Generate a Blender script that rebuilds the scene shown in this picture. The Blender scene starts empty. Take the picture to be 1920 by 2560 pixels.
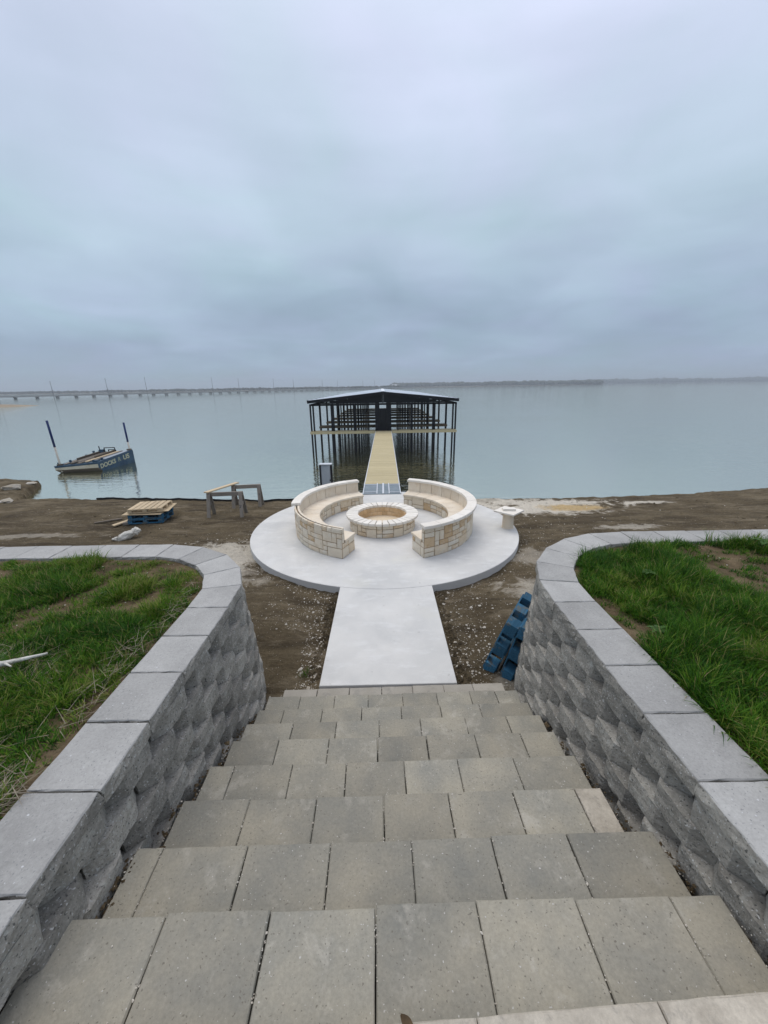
import bpy, math, random
import numpy as np
from mathutils import Matrix, Vector, Euler
random.seed(7); rng = np.random.default_rng(11)
SC = bpy.context.scene; COL = SC.collection; R = math.radians

# ------------------------------------------------------------------ camera
H0 = 3.33
cam = bpy.data.cameras.new('camera'); co = bpy.data.objects.new('camera', cam); COL.objects.link(co)
cam.sensor_fit = 'VERTICAL'; cam.sensor_height = 36; cam.lens = 961 / 2560 * 36
cam.clip_start = .05; cam.clip_end = 9000
PITCH = math.atan((1280 - 966.0) / 961)
co.matrix_world = Matrix.Translation((0, 0, H0)) @ Matrix.Rotation(math.pi / 2 - PITCH, 4, 'X') @ Matrix.Rotation(R(-.925), 4, 'Z')
SC.camera = co
# ------------------------------------------------------------------ sky
SUN_EL, SUN_AZ = 66, 335
W = bpy.data.worlds.new('World'); SC.world = W; W.use_nodes = True
nt = W.node_tree; N = nt.nodes; L = nt.links
for n in list(N): N.remove(n)
def node(t, **k):
    n = N.new(t)
    for a, v in k.items(): setattr(n, a, v)
    return n
out = node('ShaderNodeOutputWorld'); mixs = node('ShaderNodeMixShader')
sky = node('ShaderNodeTexSky', sky_type='NISHITA', sun_disc=False)
sky.sun_elevation = R(SUN_EL); sky.sun_rotation = R(SUN_AZ)
bg1 = node('ShaderNodeBackground'); bg1.inputs[1].default_value = .1
bg2 = node('ShaderNodeBackground'); bg2.inputs[1].default_value = 1.0
tc = node('ShaderNodeTexCoord'); nrm = node('ShaderNodeVectorMath', operation='NORMALIZE')
sep = node('ShaderNodeSeparateXYZ'); L.new(tc.outputs['Generated'], nrm.inputs[0]); L.new(nrm.outputs[0], sep.inputs[0])
def mth(op, a, b=None, clamp=False):
    n = N.new('ShaderNodeMath'); n.operation = op; n.use_clamp = clamp
    for i, v in enumerate((a, b)):
        if v is None: continue
        if isinstance(v, (int, float)): n.inputs[i].default_value = v
        else: L.new(v, n.inputs[i])
    return n.outputs[0]
zc = mth('MAXIMUM', sep.outputs['Z'], 0.0)
den = mth('ADD', zc, .22)
cmb = node('ShaderNodeCombineXYZ')
L.new(mth('DIVIDE', sep.outputs['X'], den), cmb.inputs[0]); L.new(mth('DIVIDE', sep.outputs['Y'], den), cmb.inputs[1])
def wnoise(scale, detail, rough, dist, off):
    mp = node('ShaderNodeMapping'); mp.inputs['Location'].default_value = off
    L.new(cmb.outputs[0], mp.inputs[0])
    n = node('ShaderNodeTexNoise'); n.inputs['Scale'].default_value = scale; n.inputs['Detail'].default_value = detail
    n.inputs['Roughness'].default_value = rough; n.inputs['Distortion'].default_value = dist
    L.new(mp.outputs[0], n.inputs['Vector']); return n.outputs['Fac']
n1 = wnoise(.85, 3, .45, .5, (3.1, 1.7, 0)); n2 = wnoise(2.1, 5, .5, .4, (7.3, 4.4, 0))
clo = mth('ADD', mth('MULTIPLY', mth('SUBTRACT', n1, .5), .40), mth('MULTIPLY', mth('SUBTRACT', n2, .5), .24))
mpb = node('ShaderNodeMapping'); mpb.inputs['Scale'].default_value = (1.1, 1.1, 8.5); mpb.inputs['Location'].default_value = (2.7, .4, 1.1); L.new(nrm.outputs[0], mpb.inputs[0])
nbd = node('ShaderNodeTexNoise'); nbd.inputs['Scale'].default_value = 1.5; nbd.inputs['Detail'].default_value = 4; nbd.inputs['Roughness'].default_value = .5; L.new(mpb.outputs[0], nbd.inputs['Vector'])
clo = mth('ADD', clo, mth('MULTIPLY', mth('SUBTRACT', nbd.outputs['Fac'], .5), .17))
el = mth('ADD', zc, mth('MULTIPLY', clo, .5))
rp = node('ShaderNodeValToRGB'); cr = rp.color_ramp
pts = [(0, (.35, .455, .56)), (.07, (.335, .44, .565)), (.17, (.40, .52, .645)), (.30, (.495, .63, .74)), (.44, (.59, .70, .84)), (.58, (.71, .79, .96)), (1, (.90, .98, 1.13))]
while len(cr.elements) < len(pts): cr.elements.new(.5)
for e, (p, c) in zip(cr.elements, pts): e.position = p; e.color = (*c, 1)
L.new(el, rp.inputs[0])
mulc = node('ShaderNodeVectorMath', operation='SCALE'); L.new(rp.outputs[0], mulc.inputs[0]); L.new(mth('ADD', mth('MULTIPLY', clo, .75), 1.0), mulc.inputs['Scale'])
n3 = wnoise(1.5, 3, .5, .6, (1.3, 9.4, 0))
hue = node('ShaderNodeMix', data_type='RGBA'); hue.inputs[6].default_value = (.975, 1.005, .99, 1); hue.inputs[7].default_value = (1.045, .985, 1.045, 1)
L.new(mth('MULTIPLY', mth('SUBTRACT', n3, .3), 2.5, True), hue.inputs[0])
mul2 = node('ShaderNodeVectorMath', operation='MULTIPLY'); L.new(mulc.outputs[0], mul2.inputs[0]); L.new(hue.outputs[2], mul2.inputs[1])
L.new(mul2.outputs[0], bg2.inputs[0]); L.new(sky.outputs[0], bg1.inputs[0])
mixs.inputs[0].default_value = .95
L.new(bg1.outputs[0], mixs.inputs[1]); L.new(bg2.outputs[0], mixs.inputs[2]); L.new(mixs.outputs[0], out.inputs[0])
# ------------------------------------------------------------------ overcast sun, exposure
sl = bpy.data.lights.new('sun', 'SUN'); so = bpy.data.objects.new('sun', sl); COL.objects.link(so)
sl.energy = 1.5; sl.angle = R(45); sl.color = (1, .93, .83)
so.rotation_euler = (R(90 - SUN_EL), 0, R(180 - SUN_AZ))   # azimuth clockwise from +y
vs = SC.view_settings; vs.view_transform = 'Standard'; vs.look = 'None'; vs.exposure = 0.0; vs.gamma = 1; vs.use_curve_mapping = False

# ------------------------------------------------------------------ helpers
def tag(o, label=None, cat=None, group=None, kind=None):
    if label: o['label'] = label
    if cat: o['category'] = cat
    if group: o['group'] = group
    if kind: o['kind'] = kind
    return o
def empty(name, loc=(0, 0, 0), rot=(0, 0, 0)):
    o = bpy.data.objects.new(name, None); COL.objects.link(o); o.location = loc; o.rotation_euler = rot
    o.empty_display_size = .1
    return o
def mobj(name, me, parent=None, loc=(0, 0, 0), rot=(0, 0, 0), scale=(1, 1, 1)):
    o = bpy.data.objects.new(name, me); COL.objects.link(o)
    o.location = loc; o.rotation_euler = rot; o.scale = scale; o.parent = parent
    return o
def mesh(name, V, F, mat, smooth=False):
    me = bpy.data.meshes.new(name); me.from_pydata([tuple(map(float, v)) for v in V], [], F); me.update()
    if mat: me.materials.append(mat)
    if smooth: me.polygons.foreach_set('use_smooth', [True] * len(me.polygons))
    return me
class MB:
    def __init__(s): s.V = []; s.F = []
    def add(s, V, F):
        b = len(s.V); s.V += [tuple(v) for v in V]; s.F += [tuple(i + b for i in f) for f in F]; return s
    def box(s, c, d, ch=0, M=None):
        hx, hy, hz = d[0] / 2, d[1] / 2, d[2] / 2
        if ch <= 0:
            V = [(x * hx, y * hy, z * hz) for z in (-1, 1) for y in (-1, 1) for x in (-1, 1)]
            F = [(0, 2, 3, 1), (4, 5, 7, 6), (0, 1, 5, 4), (2, 6, 7, 3), (0, 4, 6, 2), (1, 3, 7, 5)]
        else:
            ch = min(ch, hx * .45, hy * .45, hz * .45); V = []; ix = {}
            for z in (-1, 1):
                for y in (-1, 1):
                    for x in (-1, 1):
                        for a in range(3):
                            p = [x * (hx - ch), y * (hy - ch), z * (hz - ch)]; p[a] = (x * hx, y * hy, z * hz)[a]
                            ix[x, y, z, a] = len(V); V.append(tuple(p))
            F = []
            for sg in (-1, 1):
                q = [(-1, -1), (1, -1), (1, 1), (-1, 1)]
                if sg < 0: q = q[::-1]
                F.append(tuple(ix[sg, a, b, 0] for a, b in q)); F.append(tuple(ix[b, sg, a, 1] for a, b in q)); F.append(tuple(ix[a, b, sg, 2] for a, b in q))
            for a in (-1, 1):
                for b in (-1, 1):
                    f = [ix[-1, a, b, 1], ix[1, a, b, 1], ix[1, a, b, 2], ix[-1, a, b, 2]]; F.append(tuple(f if a * b < 0 else f[::-1]))
                    f = [ix[a, -1, b, 2], ix[a, 1, b, 2], ix[a, 1, b, 0], ix[a, -1, b, 0]]; F.append(tuple(f if a * b < 0 else f[::-1]))
                    f = [ix[a, b, -1, 0], ix[a, b, 1, 0], ix[a, b, 1, 1], ix[a, b, -1, 1]]; F.append(tuple(f if a * b < 0 else f[::-1]))
                    for z in (-1, 1):
                        f = [ix[a, b, z, 0], ix[a, b, z, 1], ix[a, b, z, 2]]; F.append(tuple(f if a * b * z > 0 else f[::-1]))
        if M is None: V = [(v[0] + c[0], v[1] + c[1], v[2] + c[2]) for v in V]
        else: V = [tuple(M @ Vector(v) + Vector(c)) for v in V]
        return s.add(V, F)
    def beam(s, a, b, w, h, ch=0):
        a = Vector(a); b = Vector(b); d = b - a; q = d.to_track_quat('X', 'Z').to_matrix()
        return s.box((a + b) / 2, (d.length, w, h), ch, q)
    def tube(s, a, b, r0, r1=None, n=8):
        r1 = r0 if r1 is None else r1
        a = Vector(a); b = Vector(b); q = (b - a).to_track_quat('Z', 'Y').to_matrix(); V = []
        for p, r in ((a, r0), (b, r1)):
            for i in range(n):
                t = 2 * math.pi * i / n; V.append(tuple(p + q @ Vector((r * math.cos(t), r * math.sin(t), 0))))
        F = [(i, (i + 1) % n, n + (i + 1) % n, n + i) for i in range(n)] + [tuple(range(n))[::-1], tuple(range(n, 2 * n))]
        return s.add(V, F)
    def prism(s, poly, z0, z1, ch=0):
        n = len(poly); V = [(x, y, z0) for x, y in poly]
        if ch:
            V += [(x, y, z1 - ch) for x, y in poly]; c = np.mean(poly, axis=0)
            for i in range(n):
                p0 = np.array(poly[i - 1]); p = np.array(poly[i]); p1 = np.array(poly[(i + 1) % n])
                e0 = (p0 - p) / (np.linalg.norm(p0 - p) + 1e-9); e1 = (p1 - p) / (np.linalg.norm(p1 - p) + 1e-9)
                b = e0 + e1
                if np.linalg.norm(b) < .3: d = c - p; b = d / (np.linalg.norm(d) + 1e-9) * .9
                q = p + b / np.linalg.norm(b) * ch * 1.2
                V.append((q[0], q[1], z1))
            k = 3
        else: V += [(x, y, z1) for x, y in poly]; k = 2
        F = [tuple(range(n))[::-1], tuple(range((k - 1) * n, k * n))]
        for l in range(k - 1): F += [(l * n + i, l * n + (i + 1) % n, (l + 1) * n + (i + 1) % n, (l + 1) * n + i) for i in range(n)]
        return s.add(V, F)
    def mesh(s, name, mat, smooth=False): return mesh(name, s.V, s.F, mat, smooth)
    def build(s, name, mat, parent=None, smooth=False, **k): return mobj(name, s.mesh(name, mat, smooth), parent, **k)
def wm(o):
    return (wm(o.parent) @ o.matrix_parent_inverse @ o.matrix_basis) if o.parent else o.matrix_basis.copy()
def sub(o, part):
    w = wm(o); o.parent = part; o.matrix_parent_inverse = wm(part).inverted(); o.matrix_basis = w; return o
_bc = {}
def pbox(name, d, loc, mat, parent=None, rot=(0, 0, 0), ch=.006):
    key = (tuple(round(x, 4) for x in d), mat.name, ch)
    if key not in _bc: _bc[key] = MB().box((0, 0, 0), d, ch).mesh(name, mat)
    return mobj(name, _bc[key], parent, loc, rot)
def pbeam(name, a, b, w, h, mat, parent=None, ch=.004):
    a = Vector(a); b = Vector(b); d = b - a
    return pbox(name, (d.length, w, h), (a + b) / 2, mat, parent, d.to_track_quat('X', 'Z').to_euler(), ch)
def hsh(i, j): 
    s = np.sin(i * 127.1 + j * 311.7) * 43758.5453; return s - np.floor(s)
def vn(x, y):
    x = np.asarray(x, float); y = np.asarray(y, float); i = np.floor(x); j = np.floor(y); f = x - i; g = y - j
    f = f * f * (3 - 2 * f); g = g * g * (3 - 2 * g)
    return (hsh(i, j) * (1 - f) + hsh(i + 1, j) * f) * (1 - g) + (hsh(i, j + 1) * (1 - f) + hsh(i + 1, j + 1) * f) * g
def fbm(x, y, o=4):
    r = 0; a = .5
    for k in range(o): r = r + a * vn(x * 2 ** k + 17 * k, y * 2 ** k + 9 * k); a *= .5
    return r / (1 - .5 ** o)
def sstep(a, b, x): t = np.clip((x - a) / (b - a), 0, 1); return t * t * (3 - 2 * t)

# ------------------------------------------------------------------ materials
class MT:
    def __init__(s, name, rough=.85, spec=.3):
        s.m = bpy.data.materials.new(name); s.m.use_nodes = True; s.t = s.m.node_tree; s.N = s.t.nodes; s.L = s.t.links
        s.b = s.N['Principled BSDF']; s.b.inputs['Roughness'].default_value = rough; s.b.inputs['Specular IOR Level'].default_value = spec
        g = s.N.new('ShaderNodeNewGeometry'); s.pos = g.outputs['Position']; s.oi = s.N.new('ShaderNodeObjectInfo').outputs['Random']
        s.nor = g.outputs['Normal']
    def noise(s, scale, detail=3, rough=.55, vec=None, stretch=None, dist=0):
        n = s.N.new('ShaderNodeTexNoise'); n.inputs['Scale'].default_value = scale; n.inputs['Detail'].default_value = detail
        n.inputs['Roughness'].default_value = rough; n.inputs['Distortion'].default_value = dist; v = vec or s.pos
        if stretch:
            m = s.N.new('ShaderNodeMapping'); m.inputs['Scale'].default_value = stretch; s.L.new(v, m.inputs[0]); v = m.outputs[0]
        s.L.new(v, n.inputs['Vector']); return n.outputs['Fac']
    def ramp(s, f, pts, interp='LINEAR'):
        r = s.N.new('ShaderNodeValToRGB'); c = r.color_ramp; c.interpolation = interp
        while len(c.elements) < len(pts): c.elements.new(.5)
        for e, (p, q) in zip(c.elements, pts):
            e.position = p; e.color = (*q, 1) if hasattr(q, '__len__') else (q, q, q, 1)
        s.L.new(f, r.inputs[0]); return r.outputs[0]
    def math(s, op, a, b=None, clamp=False):
        n = s.N.new('ShaderNodeMath'); n.operation = op; n.use_clamp = clamp
        for i, v in enumerate((a, b)):
            if v is None: continue
            if isinstance(v, (int, float)): n.inputs[i].default_value = v
            else: s.L.new(v, n.inputs[i])
        return n.outputs[0]
    def mix(s, f, a, b, mode='MIX'):
        n = s.N.new('ShaderNodeMix'); n.data_type = 'RGBA'; n.blend_type = mode
        for i, v in ((0, f), (6, a), (7, b)):
            if isinstance(v, (int, float)): n.inputs[i].default_value = v
            elif isinstance(v, tuple): n.inputs[i].default_value = (*v, 1)
            else: s.L.new(v, n.inputs[i])
        return n.outputs[2]
    def val(s, c, f, lo, hi):
        r = s.N.new('ShaderNodeMapRange'); s.L.new(f, r.inputs[0]); r.inputs[3].default_value = lo; r.inputs[4].default_value = hi
        n = s.N.new('ShaderNodeVectorMath'); n.operation = 'SCALE'; s.L.new(c, n.inputs[0]); s.L.new(r.outputs[0], n.inputs['Scale']); return n.outputs[0]
    def bump(s, h, dist, strength=1.0, prev=None):
        n = s.N.new('ShaderNodeBump'); n.inputs['Distance'].default_value = dist; n.inputs['Strength'].default_value = strength
        s.L.new(h, n.inputs['Height'])
        if prev: s.L.new(prev, n.inputs['Normal'])
        return n.outputs[0]
    def done(s, col, nor=None, rough=None):
        if isinstance(col, tuple): s.b.inputs['Base Color'].default_value = (*col, 1)
        else: s.L.new(col, s.b.inputs['Base Color'])
        if nor: s.L.new(nor, s.b.inputs['Normal'])
        if rough: s.L.new(rough, s.b.inputs['Roughness'])
        return s.m
def stony(name, c1, c2, big=1.5, fine=90, rnd=.12, bump=.002, rough=.9, fv=.25, spk=None, pit=None, c3=None):
    m = MT(name, rough)
    c = m.ramp(m.noise(big, 5, .6), [(.32, c1), (.68, c2)])
    if c3: c = m.mix(m.ramp(m.noise(big * 2.3, 6, .65, dist=.4), [(.56, 0.), (.70, .75)]), c, c3)
    if rnd: c = m.val(c, m.oi, 1 - rnd, 1 + rnd)
    f = m.noise(fine, 4, .7); c = m.val(c, f, 1 - fv, 1 + fv)
    if spk: c = m.mix(m.ramp(m.noise(spk[1], 1, .3), [(spk[2], 0.), (spk[2] + .04, 1.)]), c, spk[0])
    if pit: c = m.mix(m.ramp(m.noise(pit[1], 1, .3), [(pit[2], 0.), (pit[2] + .05, .8)]), c, pit[0])
    return m.done(c, m.bump(m.noise(fine * .6, 5, .7), bump))
def wood(name, c1, c2, rnd=.2, rough=.8, wear=None, sc=(3, 60, 60)):
    m = MT(name, rough); tcn = m.N.new('ShaderNodeTexCoord').outputs['Object']
    add = m.N.new('ShaderNodeVectorMath'); add.operation = 'ADD'; m.L.new(tcn, add.inputs[0])
    k = m.N.new('ShaderNodeCombineXYZ'); m.L.new(m.math('MULTIPLY', m.oi, 37.), k.inputs[0]); m.L.new(m.math('MULTIPLY', m.oi, 11.), k.inputs[1]); m.L.new(k.outputs[0], add.inputs[1])
    g = m.noise(1, 5, .6, vec=add.outputs[0], stretch=sc)
    c = m.ramp(g, [(.3, c1), (.7, c2)]); c = m.val(c, m.oi, 1 - rnd, 1 + rnd)
    if wear: c = m.mix(m.ramp(m.noise(7, 5, .65), [(wear[1], 0.), (wear[1] + .1, 1.)]), c, wear[0])
    return m.done(c, m.bump(g, .002))
M_cap = stony('cap_concrete', (.30, .293, .278), (.385, .377, .357), 3, 75, .13, .002, .9, .30, spk=((.5, .5, .5), 60, .74), pit=((.20, .20, .20), 90, .68), c3=(.38, .375, .355))
M_face = stony('split_face_concrete', (.235, .222, .195), (.36, .34, .30), 6, 55, .22, .014, .93, .5, spk=((.50, .50, .48), 90, .68), pit=((.07, .07, .065), 80, .66), c3=(.38, .38, .35))
M_step = stony('step_concrete', (.215, .208, .178), (.325, .295, .23), 2.6, 70, .16, .003, .92, .30, spk=((.46, .44, .40), 85, .75), pit=((.14, .125, .10), 95, .70), c3=(.37, .345, .29))
M_steppale = stony('pale_step_concrete', (.30, .275, .23), (.38, .35, .30), 3, 100, .12, .002, .92, .2, c3=(.22, .21, .19))
M_edge = stony('rough_pale_concrete', (.36, .32, .26), (.50, .45, .37), 9, 60, .05, .006, .95, .3, c3=(.25, .23, .20))
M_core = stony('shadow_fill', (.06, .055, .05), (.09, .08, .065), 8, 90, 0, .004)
def slab_mat():
    m = MT('new_concrete', .8)
    c = m.ramp(m.noise(.9, 5, .62, dist=.3), [(.34, (.51, .505, .485)), (.66, (.635, .62, .585))])
    c = m.mix(m.ramp(m.noise(2.3, 6, .7, stretch=(1, 2.2, 1)), [(.52, 0.), (.70, .7)]), c, (.67, .665, .645))
    c = m.mix(m.ramp(m.noise(1.1, 3, .5), [(.60, 0.), (.72, .35)]), c, (.60, .585, .50))
    c = m.mix(m.ramp(m.noise(14, 2, .4), [(.72, 0.), (.76, .5)]), c, (.36, .35, .33))
    c = m.val(c, m.noise(140, 3, .6), .92, 1.08)
    # grey formed sides
    sp = m.N.new('ShaderNodeSeparateXYZ'); m.L.new(m.nor, sp.inputs[0])
    c = m.mix(m.ramp(sp.outputs[2], [(.4, 1.), (.7, 0.)]), c, (.56, .555, .54))
    return m.done(c, m.bump(m.noise(30, 5, .6, stretch=(1, 3, 1)), .0015))
M_slab = slab_mat()
def lime_mat():
    m = MT('limestone', .9)
    base = m.ramp(m.oi, [(0, (.67, .575, .44)), (.25, (.73, .655, .53)), (.5, (.66, .60, .49)), (.75, (.70, .59, .44)), (.91, (.63, .51, .36)), (.98, (.55, .40, .24))], 'LINEAR')
    stain = m.ramp(m.noise(9, 5, .65, dist=.8), [(.50, 0.), (.68, 1.)])
    amt = m.ramp(m.oi, [(0, .15), (.7, .15), (.88, .6), (1, .9)])
    c = m.mix(m.math('MULTIPLY', stain, amt), base, (.44, .29, .15))
    c = m.mix(m.ramp(m.noise(5, 4, .6), [(.55, 0.), (.7, .6)]), c, (.72, .68, .60))
    c = m.val(c, m.noise(60, 4, .7), .86, 1.14)
    return m.done(c, m.bump(m.noise(28, 5, .65), .012))
M_lime = lime_mat()
M_limecut = stony('cut_limestone', (.66, .56, .43), (.73, .65, .53), 3, 80, .07, .0015, .85, .08, c3=(.62, .50, .37))
M_limecap = stony('white_limestone', (.72, .665, .58), (.78, .74, .67), 3, 80, .06, .004, .85, .08)
M_brick = stony('fire_brick', (.56, .38, .20), (.66, .50, .32), 6, 80, .12, .003, .9, .1)
M_mortar = stony('mortar', (.33, .24, .15), (.41, .305, .20), 8, 90, 0, .004, .95, .15)
M_sand = stony('pit_sand', (.62, .50, .34), (.70, .60, .45), 5, 120, 0, .006, .95, .15)
M_black = stony('black_steel', (.005, .006, .008), (.009, .009, .012), 4, 60, .2, .0003, .65, .1)
M_dark = stony('dark_cladding', (.004, .005, .008), (.007, .009, .012), 2, 30, .1, .0003, .6, .1)
M_roof = stony('pale_roof_metal', (.76, .80, .83), (.82, .84, .86), .4, 20, 0, .0005, .4, .05)
M_deck = wood('deck_wood', (.40, .33, .18), (.52, .445, .28), .07, .85, ((.46, .41, .30), .60), sc=(2, 40, 40))
M_dkwood = wood('dark_dock_wood', (.085, .065, .04), (.13, .10, .065), .15)
M_bluep = wood('blue_painted_wood', (.016, .075, .14), (.04, .15, .25), .35, .8, ((.11, .125, .12), .52))
M_bare = wood('bare_pine', (.42, .32, .20), (.55, .44, .29), .18)
M_grey = wood('weathered_wood', (.16, .14, .115), (.29, .255, .215), .2, .85, ((.05, .05, .05), .62))
M_brownw = wood('muddy_wood_bow_shade', (.09, .075, .055), (.16, .13, .10), .25)
M_ply = wood('plywood', (.40, .31, .19), (.50, .40, .26), .1)
M_alu = stony('aluminium', (.55, .57, .60), (.62, .64, .66), 3, 50, .05, .0003, .35, .05); 
M_plate = stony('grey_plate', (.13, .16, .18), (.20, .23, .25), 4, 40, .1, .0005, .35, .1)
M_grpanel = stony('grey_panel', (.26, .29, .32), (.30, .33, .36), 3, 60, 0, .0004, .5, .05)
M_bluehull = stony('blue_hull_paint', (.02, .05, .09), (.04, .085, .13), 2.5, 30, .1, .002, .6, .2, c3=(.10, .11, .10))
M_hull = stony('rusty_cream_hull', (.40, .37, .28), (.52, .48, .38), 2.5, 30, .05, .002, .7, .15, c3=(.28, .19, .10))
M_letter = stony('letter_paint', (.34, .36, .25), (.46, .46, .34), 6, 40, 0, .001, .7, .2, c3=(.30, .32, .26))
M_faded = stony('faded_letter_paint', (.16, .20, .17), (.24, .28, .22), 6, 40, 0, .001, .7, .2)
M_mastblue = stony('blue_mast_paint', (.008, .022, .09), (.012, .03, .12), 3, 40, 0, .0005, .5, .1)
M_mastwhite = stony('rusty_mast', (.55, .50, .42), (.62, .58, .50), 3.2, 40, 0, .002, .7, .1, c3=(.13, .07, .04))
M_drift = stony('bleached_wood', (.56, .53, .46), (.74, .71, .64), 7, 60, .05, .012, .9, .2, c3=(.16, .13, .10))
M_conc_far = stony('bridge_concrete', (.25, .26, .255), (.29, .29, .285), .05, 2, .1, .01)
M_pole = stony('pole_steel', (.12, .13, .14), (.15, .16, .17), 1, 5, .1, .001)
M_house = stony('white_siding', (.80, .80, .80), (.82, .82, .82), 1, 5, 0, .001)
M_rock = stony('broken_rock', (.30, .26, .20), (.46, .42, .36), 4, 40, .2, .02, .95, .2)
M_chip = stony('limestone_chip', (.42, .37, .30), (.66, .62, .54), 9, 60, 0, .003, .9, .2, c3=(.34, .29, .22))
M_leafw = stony('weed_leaf', (.04, .085, .022), (.065, .125, .03), 20, 60, .2, .001, .85, .15)
M_deadleaf = stony('dead_leaf', (.07, .045, .022), (.11, .07, .035), 30, 80, 0, .001, .8, .2)
M_strip = stony('dark_strip', (.012, .012, .013), (.03, .028, .025), 3, 30, 0, .004, .7, .2)

def dirt_mat():
    m = MT('dirt', .97, .15)
    sp = m.N.new('ShaderNodeSeparateXYZ'); m.L.new(m.pos, sp.inputs[0])
    c = m.ramp(m.noise(.55, 6, .62, dist=.4), [(.30, (.084, .063, .037)), (.55, (.132, .102, .061)), (.74, (.19, .152, .097))])
    c = m.mix(m.ramp(m.noise(2.2, 5, .6), [(.54, 0.), (.72, .5)]), c, (.062, .047, .030))
    c = m.mix(m.ramp(m.noise(1.3, 6, .68, stretch=(.45, 2.2, 1), dist=.5), [(.48, 0.), (.64, .75)]), c, (.050, .037, .022))
    c = m.mix(m.ramp(m.noise(2.1, 6, .7, stretch=(.5, 1.8, 1)), [(.52, 0.), (.70, .7)]), c, (.27, .22, .15))
    rag = m.math('SUBTRACT', m.noise(2.6, 7, .7, dist=.6), .5)
    pal = None
    def patch(cx, cy, rx, ry, amt, wob=1.5):
        dx = m.math('DIVIDE', m.math('SUBTRACT', sp.outputs[0], cx), rx); dy = m.math('DIVIDE', m.math('SUBTRACT', sp.outputs[1], cy), ry)
        d = m.math('SQRT', m.math('ADD', m.math('MULTIPLY', dx, dx), m.math('MULTIPLY', dy, dy)))
        d = m.math('ADD', d, m.math('MULTIPLY', rag, wob * 2.6))
        r = m.N.new('ShaderNodeMapRange'); m.L.new(d, r.inputs[0]); r.inputs[1].default_value = 1.22; r.inputs[2].default_value = .70; r.inputs[3].default_value = 0; r.inputs[4].default_value = amt
        return r.outputs[0]
    for p in ((5.0, 11.75, 2.1, .55, .95), (4.7, 11.0, 1.7, .5, .8), (4.3, 11.1, 1.4, .42, .7), (8.2, 11.6, .8, .16, .8), (3.4, 12.2, 1.0, .3, .6), (-3.6, 7.7, .95, .75, .75), (-3.2, 6.7, .7, .5, .4), (2.75, 5.9, .55, .45, .55), (3.4, 7.3, .7, .45, .35), (6.2, 9.1, .7, .2, .5), (-9.5, 9.2, 1.6, .18, .35), (1.9, 3.75, .5, .2, .4), (-5.3, 6.4, 1.1, .25, .5)):
        c = m.mix(patch(*p), c, (.64, .58, .48))
    c = m.mix(patch(5.75, 11.15, .95, .36, .95, .8), c, (.52, .37, .18))
    fine = m.noise(45, 6, .75); c = m.val(c, fine, .35, 1.65); c = m.val(c, m.noise(12, 5, .7), .6, 1.4)
    c = m.mix(m.ramp(m.noise(38, 2, .4), [(.70, 0.), (.74, .8)]), c, (.46, .42, .35))
    h = m.math('ADD', m.noise(9, 6, .65), m.math('MULTIPLY', fine, .35))
    return m.done(c, m.bump(h, .09))
M_dirt = dirt_mat()
def soil_mat():
    m = MT('lawn_soil', .97, .15)
    c = m.ramp(m.noise(3.2, 6, .65), [(.3, (.085, .062, .034)), (.5, (.165, .12, .068)), (.72, (.28, .21, .125))])
    c = m.val(c, m.noise(38, 6, .8), .35, 1.6)
    return m.done(c, m.bump(m.noise(22, 6, .75), .06))
M_soil = soil_mat()
def grass_mat(name):
    m = MT(name, .6, .12); a = m.N.new('ShaderNodeAttribute'); a.attribute_name = 'tint'
    c = m.ramp(a.outputs['Fac'], [(0, (.018, .062, .006)), (.40, (.040, .125, .008)), (.70, (.088, .185, .011)), (.90, (.17, .23, .028)), (1, (.31, .24, .12))])
    m.b.inputs['Subsurface Weight'].default_value = 0
    tr = m.N.new('ShaderNodeBsdfTranslucent'); mx = m.N.new('ShaderNodeMixShader'); mx.inputs[0].default_value = .25
    m.L.new(c, tr.inputs[0]); m.done(c); m.L.new(m.b.outputs[0], mx.inputs[1]); m.L.new(tr.outputs[0], mx.inputs[2]); m.L.new(mx.outputs[0], m.N['Material Output'].inputs[0])
    return m.m
M_grass = grass_mat('grass_blades')
M_straw = stony('dry_straw', (.17, .14, .10), (.29, .25, .19), 8, 60, 0, .001, .9, .25)
def water_mat():
    m = MT('lake_water', .04, .5); m.b.inputs['IOR'].default_value = 1.85
    c = m.ramp(m.noise(.05, 4, .6), [(.3, (.075, .078, .040)), (.7, (.105, .108, .058))])
    h = m.math('ADD', m.noise(1.6, 3, .55, stretch=(.55, 1.5, 1)), m.math('MULTIPLY', m.noise(5.5, 2, .5, stretch=(.5, 1.5, 1)), .32))
    amp = m.ramp(m.noise(.09, 3, .5, stretch=(.5, 1, 1)), [(.35, .55), (.65, 1.)])
    nb = m.bump(m.math('MULTIPLY', h, amp), .06, .55); m.done(c, nb)
    gl = m.N.new('ShaderNodeBsdfGlossy'); gl.inputs['Roughness'].default_value = .05; gl.inputs['Color'].default_value = (.92, .92, .83, 1); m.L.new(nb, gl.inputs['Normal'])
    mx = m.N.new('ShaderNodeMixShader'); mx.inputs[0].default_value = .70; m.L.new(m.b.outputs[0], mx.inputs[1]); m.L.new(gl.outputs[0], mx.inputs[2]); m.L.new(mx.outputs[0], m.N['Material Output'].inputs[0])
    return m.m
M_water = water_mat()
def wood_far(name, c1, c2):
    m = MT(name, .95, .1); c = m.ramp(m.noise(.06, 4, .7), [(.3, c1), (.7, c2)]); return m.done(m.val(c, m.oi, .9, 1.1))
M_trees = wood_far('far_foliage', (.030, .036, .024), (.075, .075, .050))
M_farland = wood_far('far_land', (.10, .09, .06), (.16, .14, .10))
M_sandbar = stony('sandbar_sand', (.24, .19, .13), (.32, .25, .17), .3, 6, 0, .02)

WZ = -1.75
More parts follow.
